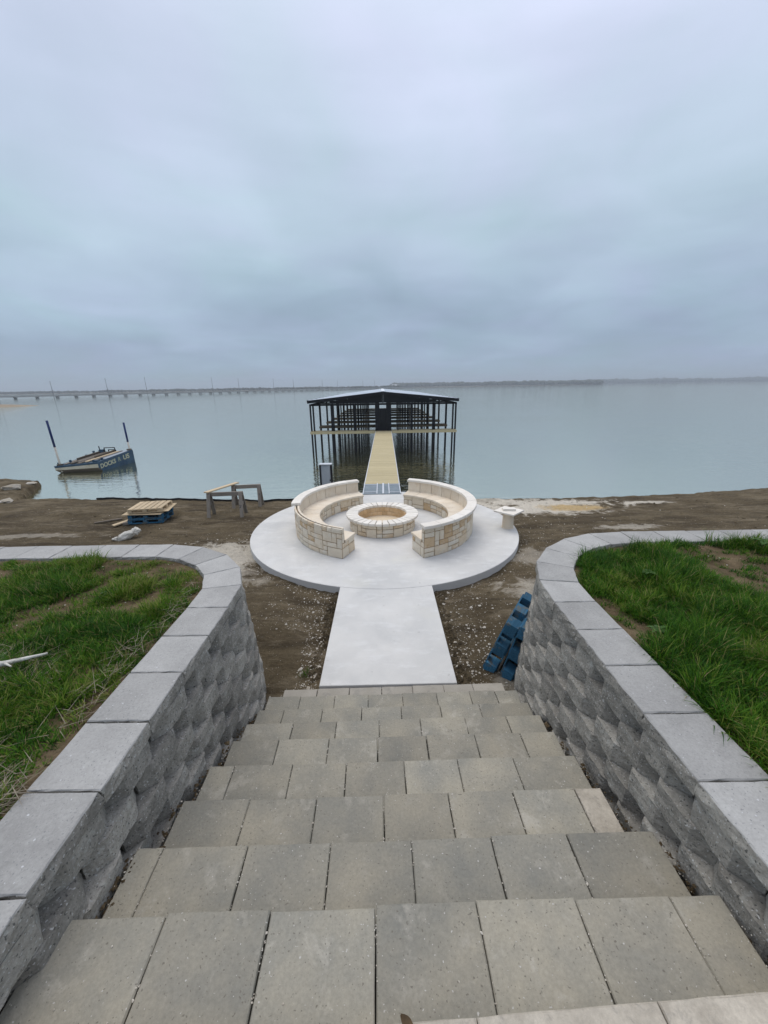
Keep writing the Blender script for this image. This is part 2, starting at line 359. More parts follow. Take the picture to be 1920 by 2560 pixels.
# ------------------------------------------------------------------ ground, water
SX = [-60, -30, -19.6, -17.4, -15.6, -14.2, -12.6, -10.4, -5.3, -3.3, 0, 3.1, 5.8, 9.1, 13.8, 20, 60]
SY = [30, 25, 21.4, 17.6, 15.2, 13.9, 13.4, 13.25, 12.75, 12.7, 12.55, 12.45, 12.45, 12.65, 13.3, 15, 24]
def shore(x): return np.interp(x, SX, SY) + .18 * (fbm(np.asarray(x) * .9, np.zeros_like(x) + 3.3) - .5)
def ground_z(x, y):
    x = np.asarray(x, float); y = np.asarray(y, float)
    z = -.115 - .17 * sstep(7, 12.5, y)
    z = z + .075 * (fbm(x * .8, y * .8) - .5) + .075 * (fbm(x * 2.7 + 5, y * 2.7) - .5) + .035 * (fbm(x * 7 + 5, y * 7, 3) - .5)
    z = z + .10 * np.exp(-((x - 2.0) / .5) ** 2 - ((y - 5.3) / .45) ** 2) + .04 * np.exp(-((x + 1.9) / .6) ** 2 - ((y - 5.0) / .6) ** 2)
    rid = np.exp(-((y - 11.2 - .12 * np.sin(x)) / .16) ** 2) * sstep(-11.5, -9.5, x) * (1 - sstep(-5.6, -4.4, x))
    z = z + rid * .12 * np.clip(fbm(x * 3, y * 3) * 2 - .6, 0, 1)
    z = z - .03 * np.exp(-(np.abs(np.hypot(x, y - 9.14) - 3.30) / .12) ** 2)
    z = z - 1.12 * (1 - sstep(-17.0, -12.7, x)) + .28 * (fbm(x * 1.6, y * 1.6) - .45) * (1 - sstep(-16.0, -13.5, x))
    ys = shore(x); t = y - ys
    z = z - .06 * sstep(-1.2, 0, t) - 2.2 * sstep(0, .75, t)
    return np.where(y < 3.3, np.minimum(z, -.12), z)
def grid(name, xs, ys, zf, mat, smooth=True):
    X, Y = np.meshgrid(xs, ys); Z = zf(X, Y); n = len(xs)
    V = np.stack([X, Y, Z], -1).reshape(-1, 3)
    F = [(j * n + i, j * n + i + 1, (j + 1) * n + i + 1, (j + 1) * n + i) for j in range(len(ys) - 1) for i in range(n - 1)]
    return mobj(name, mesh(name, V, F, mat, smooth))
xs = np.concatenate([np.linspace(-60, -22, 25)[:-1], np.linspace(-22, -4, 200)[:-1], np.linspace(-4, 4, 170)[:-1], np.linspace(4, 16, 150)[:-1], np.linspace(16, 60, 40)])
ys = np.concatenate([np.linspace(-6, 3, 10)[:-1], np.linspace(3, 8, 110)[:-1], np.linspace(8, 14.6, 130)[:-1], np.linspace(14.6, 30, 90)])
tag(grid('ground', xs, ys, ground_z, M_dirt), kind='structure')
wy = np.array([11.5, 3200.]); wx = np.array([-3200., 3200.])
tag(grid('lake_water', wx, wy, lambda x, y: x * 0 + WZ, M_water, False), kind='structure')
# ------------------------------------------------------------------ patio and walk
CY = 9.14; PR = 3.23; CX = 0.0
arc = lambda r, a0, a1, n, cy=CY: [(r * math.sin(t), cy - r * math.cos(t)) for t in np.linspace(a0, a1, n)]
o = MB().prism(arc(PR, 0, 2 * math.pi, 145)[:-1], -.32, 0, .008).build('patio', M_slab); tag(o, kind='structure')
wl = [(-.795, 3.66), (.83, 3.675)]
e = [p for p in arc(PR + .006, -math.asin(.79 / PR), math.asin(.82 / PR), 15)]
o = MB().prism([wl[0], wl[1]] + e[::-1], -.3, -.002, .006).build('path', M_slab); tag(o, kind='structure')
# ------------------------------------------------------------------ steps
ZK = [.145 * (9 - k) for k in range(10)]
NY = [.690, 1.069, 1.418, 1.763, 2.108, 2.447, 2.755, 3.048, 3.37, 3.635]
JX = {0: (-1.5, -.9, -.42, .30, .93, 1.47), 1: (-1.45, -.97, -.52, -.06, .38, .82, 1.24, 1.47), 2: (-1.34, -1.2, -.75, -.31, .12, .55, .96, 1.43), 3: (-1.29, -.87, -.45, -.03, .38, .79, 1.19, 1.36),
      4: (-1.29, -1.11, -.69, -.3, .12, .51, .92, 1.38), 5: (-1.27, -.89, -.48, -.08, .32, .72, 1.10, 1.39), 6: (-1.28, -.85, -.46, -.07, .3, .71, 1.09, 1.41),
      7: (-1.28, -1.02, -.64, -.25, .14, .53, .92, 1.42), 8: (-1.28, -.93, -.56, -.2, .17, .54, .90, 1.18, 1.43), 9: (-1.19, -.80, -.43, -.06, .30, .66, 1.0, 1.36)}
st = empty('stone_steps', (0, 3.6, 0)); tag(st, 'grey concrete block steps leading down between the two retaining walls', 'steps')
def inv(o, p): o.parent = p; o.matrix_parent_inverse = Matrix.Translation(-Vector(p.location))
for k in range(10):
    y1 = NY[k]; y0 = (NY[k - 1] if k else .1) - .07
    for i in range(len(JX[k]) - 1):
        a, b = JX[k][i], JX[k][i + 1]; g = random.uniform(.002, .008)
        w = b - a - g
        mat = M_edge if k == 0 or (k == 3 and i == 6) else M_steppale if k == 9 else M_step
        oy = (0 if k == 0 else random.uniform(-.006, .006)) + (.045 if k == 0 else .018) * (a + b) / 2; oz = (0 if k == 0 else random.uniform(-.004, .003)) - (.004 if k == 9 else 0)
        # worn concrete block: top split into cells with slight unevenness, chipped nosing
        nx, ny = 7, 5; V = []; F = []; T = y1 - y0
        for l, (dz, ins) in enumerate(((-.14, 0), (-.007, 0), (0, .006))):
            pass
        me = MB(); ring = []
        hx = w / 2
        def rp_(ins, z, jit):
            P = []
            for t in np.linspace(-1, 1, nx): P.append((t * (hx - ins), -T / 2 + ins, z))
            for t in np.linspace(-1, 1, ny)[1:]: P.append((hx - ins, t * (T / 2 - ins), z))
            for t in np.linspace(1, -1, nx)[1:]: P.append((t * (hx - ins), T / 2 - ins, z))
            for t in np.linspace(1, -1, ny)[1:-1]: P.append((-hx + ins, t * (T / 2 - ins), z))
            return [(p[0] + random.uniform(-jit, jit), p[1] + random.uniform(-jit, jit) * 1.2, p[2] + random.uniform(-jit, jit) * .4) for p in P]
        r0 = rp_(0, -.14, 0); r1 = rp_(0, -.006, .0015); r2 = rp_(.005, 0, .0018); n = len(r0)
        F = [(l * n + q, l * n + (q + 1) % n, (l + 1) * n + (q + 1) % n, (l + 1) * n + q) for l in range(2) for q in range(n)] + [tuple(range(2 * n, 3 * n))]
        o = mobj('step_block', mesh('step_block', r0 + r1 + r2, F, mat), None, ((a + b) / 2, (y0 + y1) / 2 + oy, ZK[k] + oz), (0, 0, .045) if k == 0 else (random.uniform(-.004, .004), random.uniform(-.003, .003), R(.9) + random.uniform(-.006, .006)))
        inv(o, st)
b = MB()
for k in range(10):
    y1 = NY[k] - .05; b.box((.04, (y1 - .4) / 2, ZK[k] / 2 - .10), (2.5, y1 + .4, ZK[k] + .02 - .07 + .0001 * k))
    break
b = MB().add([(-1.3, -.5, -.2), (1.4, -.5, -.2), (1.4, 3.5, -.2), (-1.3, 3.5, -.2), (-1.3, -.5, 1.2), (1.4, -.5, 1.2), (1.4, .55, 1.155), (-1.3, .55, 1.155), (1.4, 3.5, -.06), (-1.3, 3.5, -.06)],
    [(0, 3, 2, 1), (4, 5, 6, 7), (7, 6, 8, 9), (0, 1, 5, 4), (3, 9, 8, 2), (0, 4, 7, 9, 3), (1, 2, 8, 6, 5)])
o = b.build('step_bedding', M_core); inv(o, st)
# upper landing behind the camera
o = MB().prism([(-1.36, -6), (1.45, -6), (1.45, .085), (-1.36, .085)], .9, 1.30, .01).build('landing', M_step); tag(o, kind='structure')

# ------------------------------------------------------------------ retaining walls
BW, BH = .405, .1556
def block_mesh(seed):
    r = np.random.default_rng(seed); nx, nz = 13, 7; V = []; hw = BW / 2 - .003
    us = np.array([-1, -.86, -.72, -.62, -.54, -.3, -.1, .12, .3, .54, .64, .82, 1.0]) * hw
    chl = r.uniform(.47, .62); chr_ = r.uniform(.47, .62); dep = r.uniform(.07, .11)
    nzv = r.normal(0, 1, (nz, nx))
    sm = nzv.copy(); sm[1:-1, 1:-1] = (nzv[1:-1, 1:-1] * 2 + nzv[:-2, 1:-1] + nzv[2:, 1:-1] + nzv[1:-1, :-2] + nzv[1:-1, 2:]) / 3.2
    big = r.uniform(-.02, .02, 2)
    for j in range(nz):
        z = j / (nz - 1)
        for i, u in enumerate(us):
            t = u / hw
            d = 0
            if t < -chl: d = -(-t - chl) / (1 - chl) * dep
            if t > chr_: d = -(t - chr_) / (1 - chr_) * dep
            d += sm[j, i] * .0030 + big[0] * t * .35 + big[1] * (z - .5) * .4
            V.append((d, u, z * (BH - .003) + (r.normal(0, .0012) if 0 < j < nz - 1 else 0)))
    F = [(j * nx + i, j * nx + i + 1, (j + 1) * nx + i + 1, (j + 1) * nx + i) for j in range(nz - 1) for i in range(nx - 1)]
    b = len(V); D = -.27
    bz = BH - .003
    V += [(D, -hw * .62, 0), (D, hw * .62, 0), (D, hw * .62, bz), (D, -hw * .62, bz)]
    bot = list(range(nx)); top = [(nz - 1) * nx + i for i in range(nx)]
    F.append(tuple(bot[::-1] + [b, b + 1])); F.append(tuple(top + [b + 2, b + 3]))
    F.append(tuple([j * nx for j in range(nz)][::-1] + [b, b + 3][::-1][::-1])[:0] or (0, b, b + 3, (nz - 1) * nx) )
    F.append((nx - 1, (nz - 1) * nx + nx - 1, b + 2, b + 1)); F.append((b, b + 1, b + 2, b + 3)[::-1])
    return mesh('wall_block', V, F, M_face)
BM = [block_mesh(100 + i) for i in range(24)]
def make_wall(side, xf, cc, rr, label, xend):
    # path of the top front edge: straight along y, quarter arc, straight along x (side=-1 left, +1 right)
    root = empty('retaining_wall', (xf, 2.0, 0)); tag(root, label, 'retaining wall')
    cy = cc[1]; cxx = cc[0]
    y_s = -1.2; L1 = cy - y_s; L2 = rr * math.pi / 2; L3 = abs(xend - cxx)
    def at(s, off=0):       # front point and outward normal; off = move outward (towards stairs / lake)
        if s < L1: p = Vector((xf, y_s + s)); n = Vector((-side, 0))
        elif s < L1 + L2:
            t = (s - L1) / rr; n = Vector((-side * math.cos(t), math.sin(t))); p = Vector((cxx, cy)) + n * rr
        else: p = Vector((cxx + side * (s - L1 - L2), cy + rr)); n = Vector((0, 1))
        return p + n * off, n
    tot = L1 + L2 + L3; nco = 9
    for c in range(nco):
        z = c * BH; off = .098 - .0122 * c          # each course steps back towards the bank
        step = BW; s = (c % 2) * BW / 2 + random.uniform(-.02, .02)
        k = 0
        while s < tot - .2:
            p, n = at(s, off)
            if s > L1: step = BW * (rr / (rr + off))
            else: step = BW
            hid = s < L1 - .2 and z + BH < (1.02 - (p.y + .2) * .41) - .35   # buried under the steps
            if not hid:
                o = mobj('wall_block', BM[random.randrange(24)], None, (p.x, p.y, z), (0, 0, math.atan2(n.y, n.x) + random.uniform(-.012, .012)))
                o.location += Vector((n.x, n.y, 0)) * random.uniform(-.012, .010)
                inv(o, root)
            s += step
    # caps
    zt = 1.50; w = .365; th = .094; s = .12
    off = .012
    first = True
    while s < tot - .1:
        ln = .405 if s < L1 - .1 else (.43 if s < L1 + L2 else .42)
        e = min(s + ln, tot); g = .0035
        m = 3 if (s < L1 + L2 and e > L1) else 1
        pts = np.linspace(s + g, e - g, m + 1)
        if m > 1: pts = np.array([s + g, e - g]); m = 1      # straight cut edges like the photo
        fr = [at(q, off)[0] + at(q, off)[1] * random.uniform(-.004, .004) for q in pts]
        bk = [at(q, off)[0] - at(q, off)[1] * w for q in pts]
        c0 = (fr[0] + fr[-1] + bk[0] + bk[-1]) / 4
        poly = [(p.x - c0.x, p.y - c0.y) for p in fr + bk[::-1]]
        if side > 0: poly = poly[::-1]
        ar = sum(poly[i - 1][0] * poly[i][1] - poly[i][0] * poly[i - 1][1] for i in range(4))
        if ar < 0: poly = poly[::-1]
        # rough split front: subdivide edges
        P = []; nn = 7
        for i in range(4):
            a = Vector(poly[i]); b2 = Vector(poly[(i + 1) % 4])
            for q in range(nn): P.append(a.lerp(b2, q / nn))
        V = []
        top = []
        for lv, (z, ins, jit) in enumerate(((0, .0, .006), (th * .35, -.004, .006), (th * .7, -.002, .006), (th - .006, .002, .0035), (th, .007, .0015))):
            for p in P:
                d = p.normalized(); V.append((p.x - d.x * ins + random.uniform(-jit, jit), p.y - d.y * ins + random.uniform(-jit, jit), z + (random.uniform(-.0008, .0008))))
        n = len(P)
        F = [(l * n + q, l * n + (q + 1) % n, (l + 1) * n + (q + 1) % n, (l + 1) * n + q) for l in range(4) for q in range(n)] + [tuple(range(4 * n, 5 * n)), tuple(range(n))[::-1]]
        me = mesh('cap_block', V, F, M_cap); me.materials.append(M_face)
        for pi, pl in enumerate(me.polygons):
            if pi < 3 * n: pl.material_index = 1
        o = mobj('cap_block', me, None, (c0.x, c0.y, zt - th + random.uniform(-.002, .003)), (random.uniform(-.004, .004), random.uniform(-.004, .004), 0)); inv(o, root)
        s = e
    # earth-filled core behind the blocks
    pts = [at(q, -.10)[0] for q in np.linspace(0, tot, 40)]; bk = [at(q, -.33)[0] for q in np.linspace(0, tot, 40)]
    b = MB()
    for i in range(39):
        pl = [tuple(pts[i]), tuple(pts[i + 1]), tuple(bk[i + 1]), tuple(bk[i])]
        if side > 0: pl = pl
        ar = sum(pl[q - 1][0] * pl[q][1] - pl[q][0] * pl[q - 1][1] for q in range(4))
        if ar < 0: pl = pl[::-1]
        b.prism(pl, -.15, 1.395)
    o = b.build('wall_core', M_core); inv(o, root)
    return at, w
WLc, WLr = (-2.73, 3.11), 1.33
WRc, WRr = (2.995, 3.13), 1.49
make_wall(-1, -1.40, WLc, WLr, 'grey split-face block retaining wall with smooth caps around the patchy left lawn', -7.5)
make_wall(1, 1.505, WRc, WRr, 'grey split-face block retaining wall with smooth caps around the lush right lawn', 7.5)

# ------------------------------------------------------------------ lawns
CW = .36
def edge_x(side, y):
    c, r, xf = (WLc, WLr, -1.40) if side < 0 else (WRc, WRr, 1.505)
    ri = r - CW; y = np.asarray(y, float)
    t = np.clip(y - c[1], 0, ri)
    return np.where(y <= c[1], xf + side * CW, c[0] - side * np.sqrt(np.maximum(ri * ri - t * t, 0)))
def lawn_z(side, x, y):
    d = np.abs(x - edge_x(side, y))
    return 1.455 + .05 * (fbm(x * 1.3 + 7 * side, y * 1.3) - .5) + .05 * (fbm(x * 4 + 3, y * 4) - .5) + .035 * sstep(.1, .8, d) * (1 if side > 0 else .5)
for side, c, r in ((-1, WLc, WLr), (1, WRc, WRr)):
    yt = c[1] + r - CW; yy = np.concatenate([np.linspace(-3, .4, 12)[:-1], np.linspace(.4, yt - .02, 110)]); tt = np.concatenate([np.linspace(0, .55, 110)[:-1], np.linspace(.55, 1, 12)])
    V = []; n = len(tt)
    for y in yy:
        ex = edge_x(side, y) - side * .01
        for t in tt:
            x = ex + side * t * 7.5; V.append((x, y, float(lawn_z(side, x, y))))
    F = [(j * n + i, j * n + i + 1, (j + 1) * n + i + 1, (j + 1) * n + i) for j in range(len(yy) - 1) for i in range(n - 1)]
    if side < 0: F = [f[::-1] for f in F]
    tag(mobj('lawn_soil', mesh('lawn_soil', V, F, M_soil, True)), kind='structure')
def blades(P, ang, ln, wd, lean, curl, tint, name, mat, nseg=3):
    n = len(P); dx = np.cos(ang); dy = np.sin(ang); sx = -dy; sy = dx; V = np.zeros((n, 2 * nseg + 1, 3))
    for k in range(nseg + 1):
        t = k / nseg; th = lean + curl * t
        if k == 0: pos = P.copy()
        else:
            thm = lean + curl * (t - .5 / nseg); pos = pos + (ln / nseg)[:, None] * np.stack([np.sin(thm) * dx, np.sin(thm) * dy, np.cos(thm)], -1)
        w = wd * (1 - t) ** .7 / 2
        if k < nseg:
            V[:, 2 * k] = pos - np.stack([sx * w, sy * w, 0 * w], -1); V[:, 2 * k + 1] = pos + np.stack([sx * w, sy * w, 0 * w], -1)
        else: V[:, 2 * k] = pos
    nv = 2 * nseg + 1; base = (np.arange(n) * nv)[:, None]
    quads = np.concatenate([base + np.array([[2 * k, 2 * k + 1, 2 * k + 3, 2 * k + 2]]) for k in range(nseg - 1)], 0)
    tris = base + np.array([[2 * nseg - 2, 2 * nseg - 1, 2 * nseg]])
    me = bpy.data.meshes.new(name); nq, ntr = len(quads), len(tris)
    me.vertices.add(n * nv); me.vertices.foreach_set('co', V.reshape(-1)); me.loops.add(nq * 4 + ntr * 3)
    me.loops.foreach_set('vertex_index', np.concatenate([quads.reshape(-1), tris.reshape(-1)]).astype(np.int32))
    me.polygons.add(nq + ntr); ls = np.concatenate([np.arange(nq) * 4, nq * 4 + np.arange(ntr) * 3]).astype(np.int32)
    me.polygons.foreach_set('loop_start', ls); me.polygons.foreach_set('use_smooth', np.ones(nq + ntr, bool))
    me.update(calc_edges=True); me.validate()
    at = me.attributes.new('tint', 'FLOAT', 'POINT'); at.data.foreach_set('value', np.repeat(tint, nv).astype(np.float32))
    me.materials.append(mat); return mobj(name, me)
def lawn(side, ntuft, cover, hmin, hmax, tint0, label):
    c, r = (WLc, WLr) if side < 0 else (WRc, WRr); yt = c[1] + r - CW
    ty = rng.uniform(.2, yt - .03, ntuft * 4); tx = edge_x(side, ty) + side * (.035 + rng.uniform(0, 1, ntuft * 4) ** 1.0 * 4.8)
    m = fbm(tx * 1.15 + 31 * side, ty * 1.15 + 4, 4) + .12 * (fbm(tx * 4, ty * 4) - .5)
    dens = sstep(cover - .045, cover + .045, m)
    near = np.abs(tx - edge_x(side, ty)); dens = dens * (.35 + .65 * sstep(.03, .3, near)) if side < 0 else dens
    vis = (np.abs(tx) < 1.12 * (ty * .97 + .75) + .4)
    keep = np.where((rng.uniform(0, 1, len(tx)) < np.clip(dens + (.13 if side < 0 else .14), 0, 1)) & vis)[0][:ntuft]
    tx, ty, dn = tx[keep], ty[keep], dens[keep]; n = len(tx); nb = 34
    P = np.repeat(np.stack([tx, ty], -1), nb, 0); rad = rng.uniform(0, .06, n * nb) ; a0 = rng.uniform(0, 2 * math.pi, n * nb)
    P = P + np.stack([np.cos(a0), np.sin(a0)], -1) * rad[:, None]
    ex = edge_x(side, P[:, 1]); inside = (P[:, 0] - ex) * side > .005
    ok = inside & (P[:, 1] < yt - .005)
    big = np.repeat(rng.uniform(.45, 1.25, n) * (.38 + .62 * dn) * (.20 + 1.55 * fbm(tx * 3.0 + 3, ty * 3.0, 3) ** 1.3), nb)
    bend = np.repeat(rng.uniform(0, 2 * math.pi, n), nb)
    ang = np.where(rng.uniform(0, 1, n * nb) < .5, a0, bend) + rng.normal(0, .5, n * nb)
    ln = rng.uniform(hmin, hmax, n * nb) * big; lean = rng.uniform(.05, .75, n * nb); curl = rng.uniform(.2, 1.5, n * nb)
    wd = rng.uniform(.004, .0095, n * nb)
    patch = fbm(P[:, 0] * 1.9 + 9, P[:, 1] * 1.9, 3)
    tint = np.clip(tint0 + (patch - .5) * .9 + rng.normal(0, .20, n * nb) + np.repeat(rng.normal(0, .17, n), nb), 0, .93)
    dry = rng.uniform(0, 1, n * nb) < (.09 if side < 0 else .05); tint = np.where(dry, rng.uniform(.93, 1, n * nb), tint)
    Z = lawn_z(side, P[:, 0], P[:, 1]) - .006
    P3 = np.stack([P[:, 0], P[:, 1], Z], -1)[ok]
    o = blades(P3, ang[ok], ln[ok], wd[ok], lean[ok], curl[ok], tint[ok], 'grass', M_grass)
    return tag(o, label, 'grass', kind='stuff')
lawn(-1, 2700, .455, .06, .16, .52, 'short patchy green grass with bare soil showing on the left lawn')
lawn(1, 3300, .42, .09, .22, .36, 'long lush dark green grass on the right lawn')
# dry straw on the left lawn
def straw(n, spots, label):
    P = []; 
    for (cx, cy, rx, ry, k) in spots:
        q = rng.normal(0, 1, (k, 2)) * (rx / 2, ry / 2) + (cx, cy); P.append(q)
    P = np.concatenate(P); ex = edge_x(-1, P[:, 1]); P = P[(P[:, 0] < ex - .03) & (P[:, 1] < 4.0)]; n = len(P)
    Z = lawn_z(-1, P[:, 0], P[:, 1]) + rng.uniform(.0, .05, n)
    o = blades(np.stack([P[:, 0], P[:, 1], Z], -1), rng.uniform(0, 6.28, n), rng.uniform(.08, .24, n), rng.uniform(.003, .005, n), rng.uniform(1.2, 1.6, n), rng.uniform(-.1, .3, n), np.zeros(n), 'dry_straw', M_straw)
    tag(o, label, 'straw', kind='stuff')
straw(0, [(-2.75, 2.25, .35, .14, 300), (-2.35, 2.05, .22, .14, 90), (-1.98, 1.28, .2, .16, 330), (-1.93, 1.0, .2, .3, 200), (-2.25, 1.55, .2, .12, 70), (-1.9, 2.2, .10, .5, 90), (-1.88, 2.9, .08, .5, 60)], 'tangled dry grey straw lying on the left lawn')

# ------------------------------------------------------------------ curved benches and fire pit
def pol(r, a): return (r * math.sin(a), CY - r * math.cos(a))
def sector(r0, r1, a0, a1, z0, z1, n, mat, name, parent, ch=.005, lift=0, center=None, jit=.0):
    am = (a0 + a1) / 2; rm = (r0 + r1) / 2; cx, cy = pol(rm, am) if center is None else center(rm, am)
    f = center or pol
    inner = [f(r0, t) for t in np.linspace(a0, a1, n + 1)]; outer = [f(r1, t) for t in np.linspace(a1, a0, n + 1)]
    P = [(x - cx, y - cy) for x, y in inner + outer]
    if jit: P = [(x + random.uniform(-jit, jit), y + random.uniform(-jit, jit)) for x, y in P]
    ar = sum(P[i - 1][0] * P[i][1] - P[i][0] * P[i - 1][1] for i in range(len(P)))
    if ar < 0: P = P[::-1]
    o = MB().prism(P, 0, z1 - z0, ch).build(name, mat, None, loc=(cx, cy, z0 + lift)); inv(o, parent); return o
def pack(Wd, Hh, uw, uh, r):
    nx = max(1, round(Wd / uw)); nz = max(1, round(Hh / uh)); occ = np.zeros((nz, nx), bool); res = []
    for j in range(nz):
        for i in range(nx):
            if occ[j, i]: continue
            opts = [(w, h) for w, h, k in ((1, 1, 3), (2, 1, 6), (3, 1, 2), (2, 2, 5), (3, 2, 2), (1, 2, 2)) for _ in range(k)]
            r.shuffle(opts)
            for w, h in opts + [(1, 1)]:
                if i + w <= nx and j + h <= nz and not occ[j:j + h, i:i + w].any(): break
            occ[j:j + h, i:i + w] = True; res.append((i / nx * Wd, j / nz * Hh, w / nx * Wd, h / nz * Hh))
    return res
def stone(f, s, z, w, h, r, parent, mat=None, name='stone', proud=.013, joint=.0085, jig=.006):
    s0, s1, z0, z1 = s + joint, s + w - joint, z + joint, z + h - joint
    c = [(s0 + r.uniform(-jig, jig), z0 + r.uniform(-jig, jig) * .6), (s1 + r.uniform(-jig, jig), z0 + r.uniform(-jig, jig) * .6), (s1 + r.uniform(-jig, jig), z1 + r.uniform(-jig, jig) * .6), (s0 + r.uniform(-jig, jig), z1 + r.uniform(-jig, jig) * .6)]
    nx, nz = 5, 4; V = []; o3 = Vector(f((s0 + s1) / 2, (z0 + z1) / 2, 0)); per = []
    for j in range(nz):
        for i in range(nx):
            a, b = i / (nx - 1), j / (nz - 1)
            q0 = (c[0][0] * (1 - a) + c[1][0] * a, c[0][1] * (1 - a) + c[1][1] * a); q1 = (c[3][0] * (1 - a) + c[2][0] * a, c[3][1] * (1 - a) + c[2][1] * a)
            q = (q0[0] * (1 - b) + q1[0] * b, q0[1] * (1 - b) + q1[1] * b)
            ed = i in (0, nx - 1) or j in (0, nz - 1)
            d = proud * (.45 if ed else 1.0) + r.uniform(-.003, .004)
            V.append(Vector(f(q[0], q[1], d)) - o3)
    idx = [i for i in range(nx)] + [j * nx + nx - 1 for j in range(1, nz)] + [(nz - 1) * nx + i for i in range(nx - 2, -1, -1)] + [j * nx for j in range(nz - 2, 0, -1)]
    F = [(j * nx + i, j * nx + i + 1, (j + 1) * nx + i + 1, (j + 1) * nx + i) for j in range(nz - 1) for i in range(nx - 1)]
    b = len(V)
    for k in idx:
        i, j = k % nx, k // nx; a, bb = i / (nx - 1), j / (nz - 1)
        q = (s0 * (1 - a) + s1 * a, z0 * (1 - bb) + z1 * bb); V.append(Vector(f(q[0], q[1], -.03)) - o3)
    m = len(idx); F += [(idx[q], b + q, b + (q + 1) % m, idx[(q + 1) % m]) for q in range(m)]
    nrm_ = (V[1] - V[0]).cross(V[nx] - V[0]); outw = Vector(f(s0, z0, .1)) - Vector(f(s0, z0, 0))
    if nrm_.dot(outw) < 0: F = [t[::-1] for t in F]
    o = mobj(name, mesh(name, V, F, mat or M_lime), None, o3); inv(o, parent); return o
def bench(side, a0, a1, label, capfrom):
    r = random.Random(5 + side); root = empty('curved_bench', (*pol(1.9, side * (a0 + a1) / 2), 0)); tag(root, label, 'stone bench')
    A = lambda d: side * R(d)
    ro, ri, rb = 2.165, 1.635, 2.035
    SZ, BZ = .325, .645
    # mortar body
    n = 40
    def body(r0, r1, z0, z1, d0, d1):
        P = [pol(r0, A(t)) for t in np.linspace(d0, d1, n + 1)] + [pol(r1, A(t)) for t in np.linspace(d1, d0, n + 1)]
        ar = sum(P[i - 1][0] * P[i][1] - P[i][0] * P[i - 1][1] for i in range(len(P)))
        return (P if ar > 0 else P[::-1], z0, z1)
    b = MB(); b.prism(*body(ri + .004, ro - .004, 0, SZ - .002, a0 + .05, a1 - .05)); b.prism(*body(rb + .05, ro - .004, SZ - .004, .585, a0 + .05, a1 - .05))
    o = b.build('mortar_body', M_mortar); inv(o, root)
    da = lambda rr: R(a1 - a0) * rr
    fo = lambda s, z, d: (*pol(ro + d - .012 * z, A(a0) + side * s / ro), z)
    fi = lambda s, z, d: (*pol(ri - d, A(a0) + side * s / ri), z)
    for (s, z, w, h) in pack(da(ro), BZ, .125, .107, r): stone(fo, s, z, w, h, r, root)
    for (s, z, w, h) in pack(da(ri), SZ, .125, .107, r): stone(fi, s, z, w, h, r, root)
    for e, sg in ((a0, -1), (a1, 1)):
        ax = Vector((*pol(1, A(e)), 0)) - Vector((0, CY, 0)); tn = Vector((math.cos(A(e)), math.sin(A(e)), 0)) * side * sg
        fe = lambda s, z, d, ax=ax, tn=tn: tuple(Vector((0, CY, 0)) + ax * s + tn * d + Vector((0, 0, z)))
        for (s, z, w, h) in pack(ro - ri, SZ, .14, .12, r): stone(fe, ri + s, z, w, h, r, root)
        for (s, z, w, h) in pack(ro - rb - .06, BZ - SZ, .14, .1, r): stone(fe, rb + .06 + s, SZ + z, w, h, r, root)
    # back panels, seat slabs, coping
    N1 = 13
    for i in range(N1):
        d0 = a0 + (a1 - a0) * i / N1; d1 = a0 + (a1 - a0) * (i + 1) / N1
        q0, q1 = sorted((A(d0 + .17), A(d1 - .17)))
        o = sector(rb, rb + .045, q0, q1, SZ + .045, BZ, 4, M_limecut, 'back_panel', root, .003, center=pol)
        for v in o.data.vertices:           # panels lean back a little
            if v.co.z > .1:
                p = Vector((v.co.x + o.location.x, v.co.y + o.location.y - CY)); p2 = p * (1 + .018 / p.length); v.co.x += p2.x - p.x; v.co.y += p2.y - p.y
    N2 = 11
    for i in range(N2):
        d0 = a0 - .6 + (a1 - a0 + 1.2) * i / N2; d1 = a0 - .6 + (a1 - a0 + 1.2) * (i + 1) / N2
        q0, q1 = sorted((A(d0 + .13), A(d1 - .13)))
        sector(1.585, rb + .02, q0, q1, SZ, SZ + .05, 4, M_limecut, 'seat_slab', root, .006, jit=.002)
    N3 = 14
    for i in range(N3):
        d0 = a0 - .8 + (a1 - a0 + 1.6) * i / N3; d1 = a0 - .8 + (a1 - a0 + 1.6) * (i + 1) / N3
        if d0 < capfrom - 3: continue
        q0, q1 = sorted((A(d0 + .11), A(d1 - .11)))
        sector(rb - .015, ro + .075, q0, q1, BZ + .002, BZ + .062, 4, M_limecap, 'coping_slab', root, .008, jit=.003, lift=random.uniform(-.001, .003))
bench(-1, 23.2, 158.5, 'curved cream limestone bench with coping missing from its near end, left of the fire pit', 80)
bench(1, 21.5, 159.2, 'curved cream limestone bench with complete white coping, right of the fire pit', 0)
PX, PY = -.045, 9.02
pp = lambda r, a: (PX + r * math.sin(a), PY - r * math.cos(a))
root = empty('fire_pit', (PX, PY, 0)); tag(root, 'round cream limestone fire pit with white coping in the middle of the patio', 'fire pit')
r_ = random.Random(3)
P0 = [pp(.775, t) for t in np.linspace(0, 2 * math.pi, 73)[:-1]]; P1 = [pp(.60, t) for t in np.linspace(0, 2 * math.pi, 73)[:-1]]
V = [(*p, z) for z in (0, .32) for p in P0] + [(*p, z) for z in (0, .32) for p in P1]; n = 72; F = []
for i in range(n):
    j = (i + 1) % n; F += [(i, j, n + j, n + i), (2 * n + j, 2 * n + i, 3 * n + i, 3 * n + j), (n + i, n + j, 3 * n + j, 3 * n + i)]
o = mobj('mortar_body', mesh('mortar_body', V, F, M_mortar)); inv(o, root)
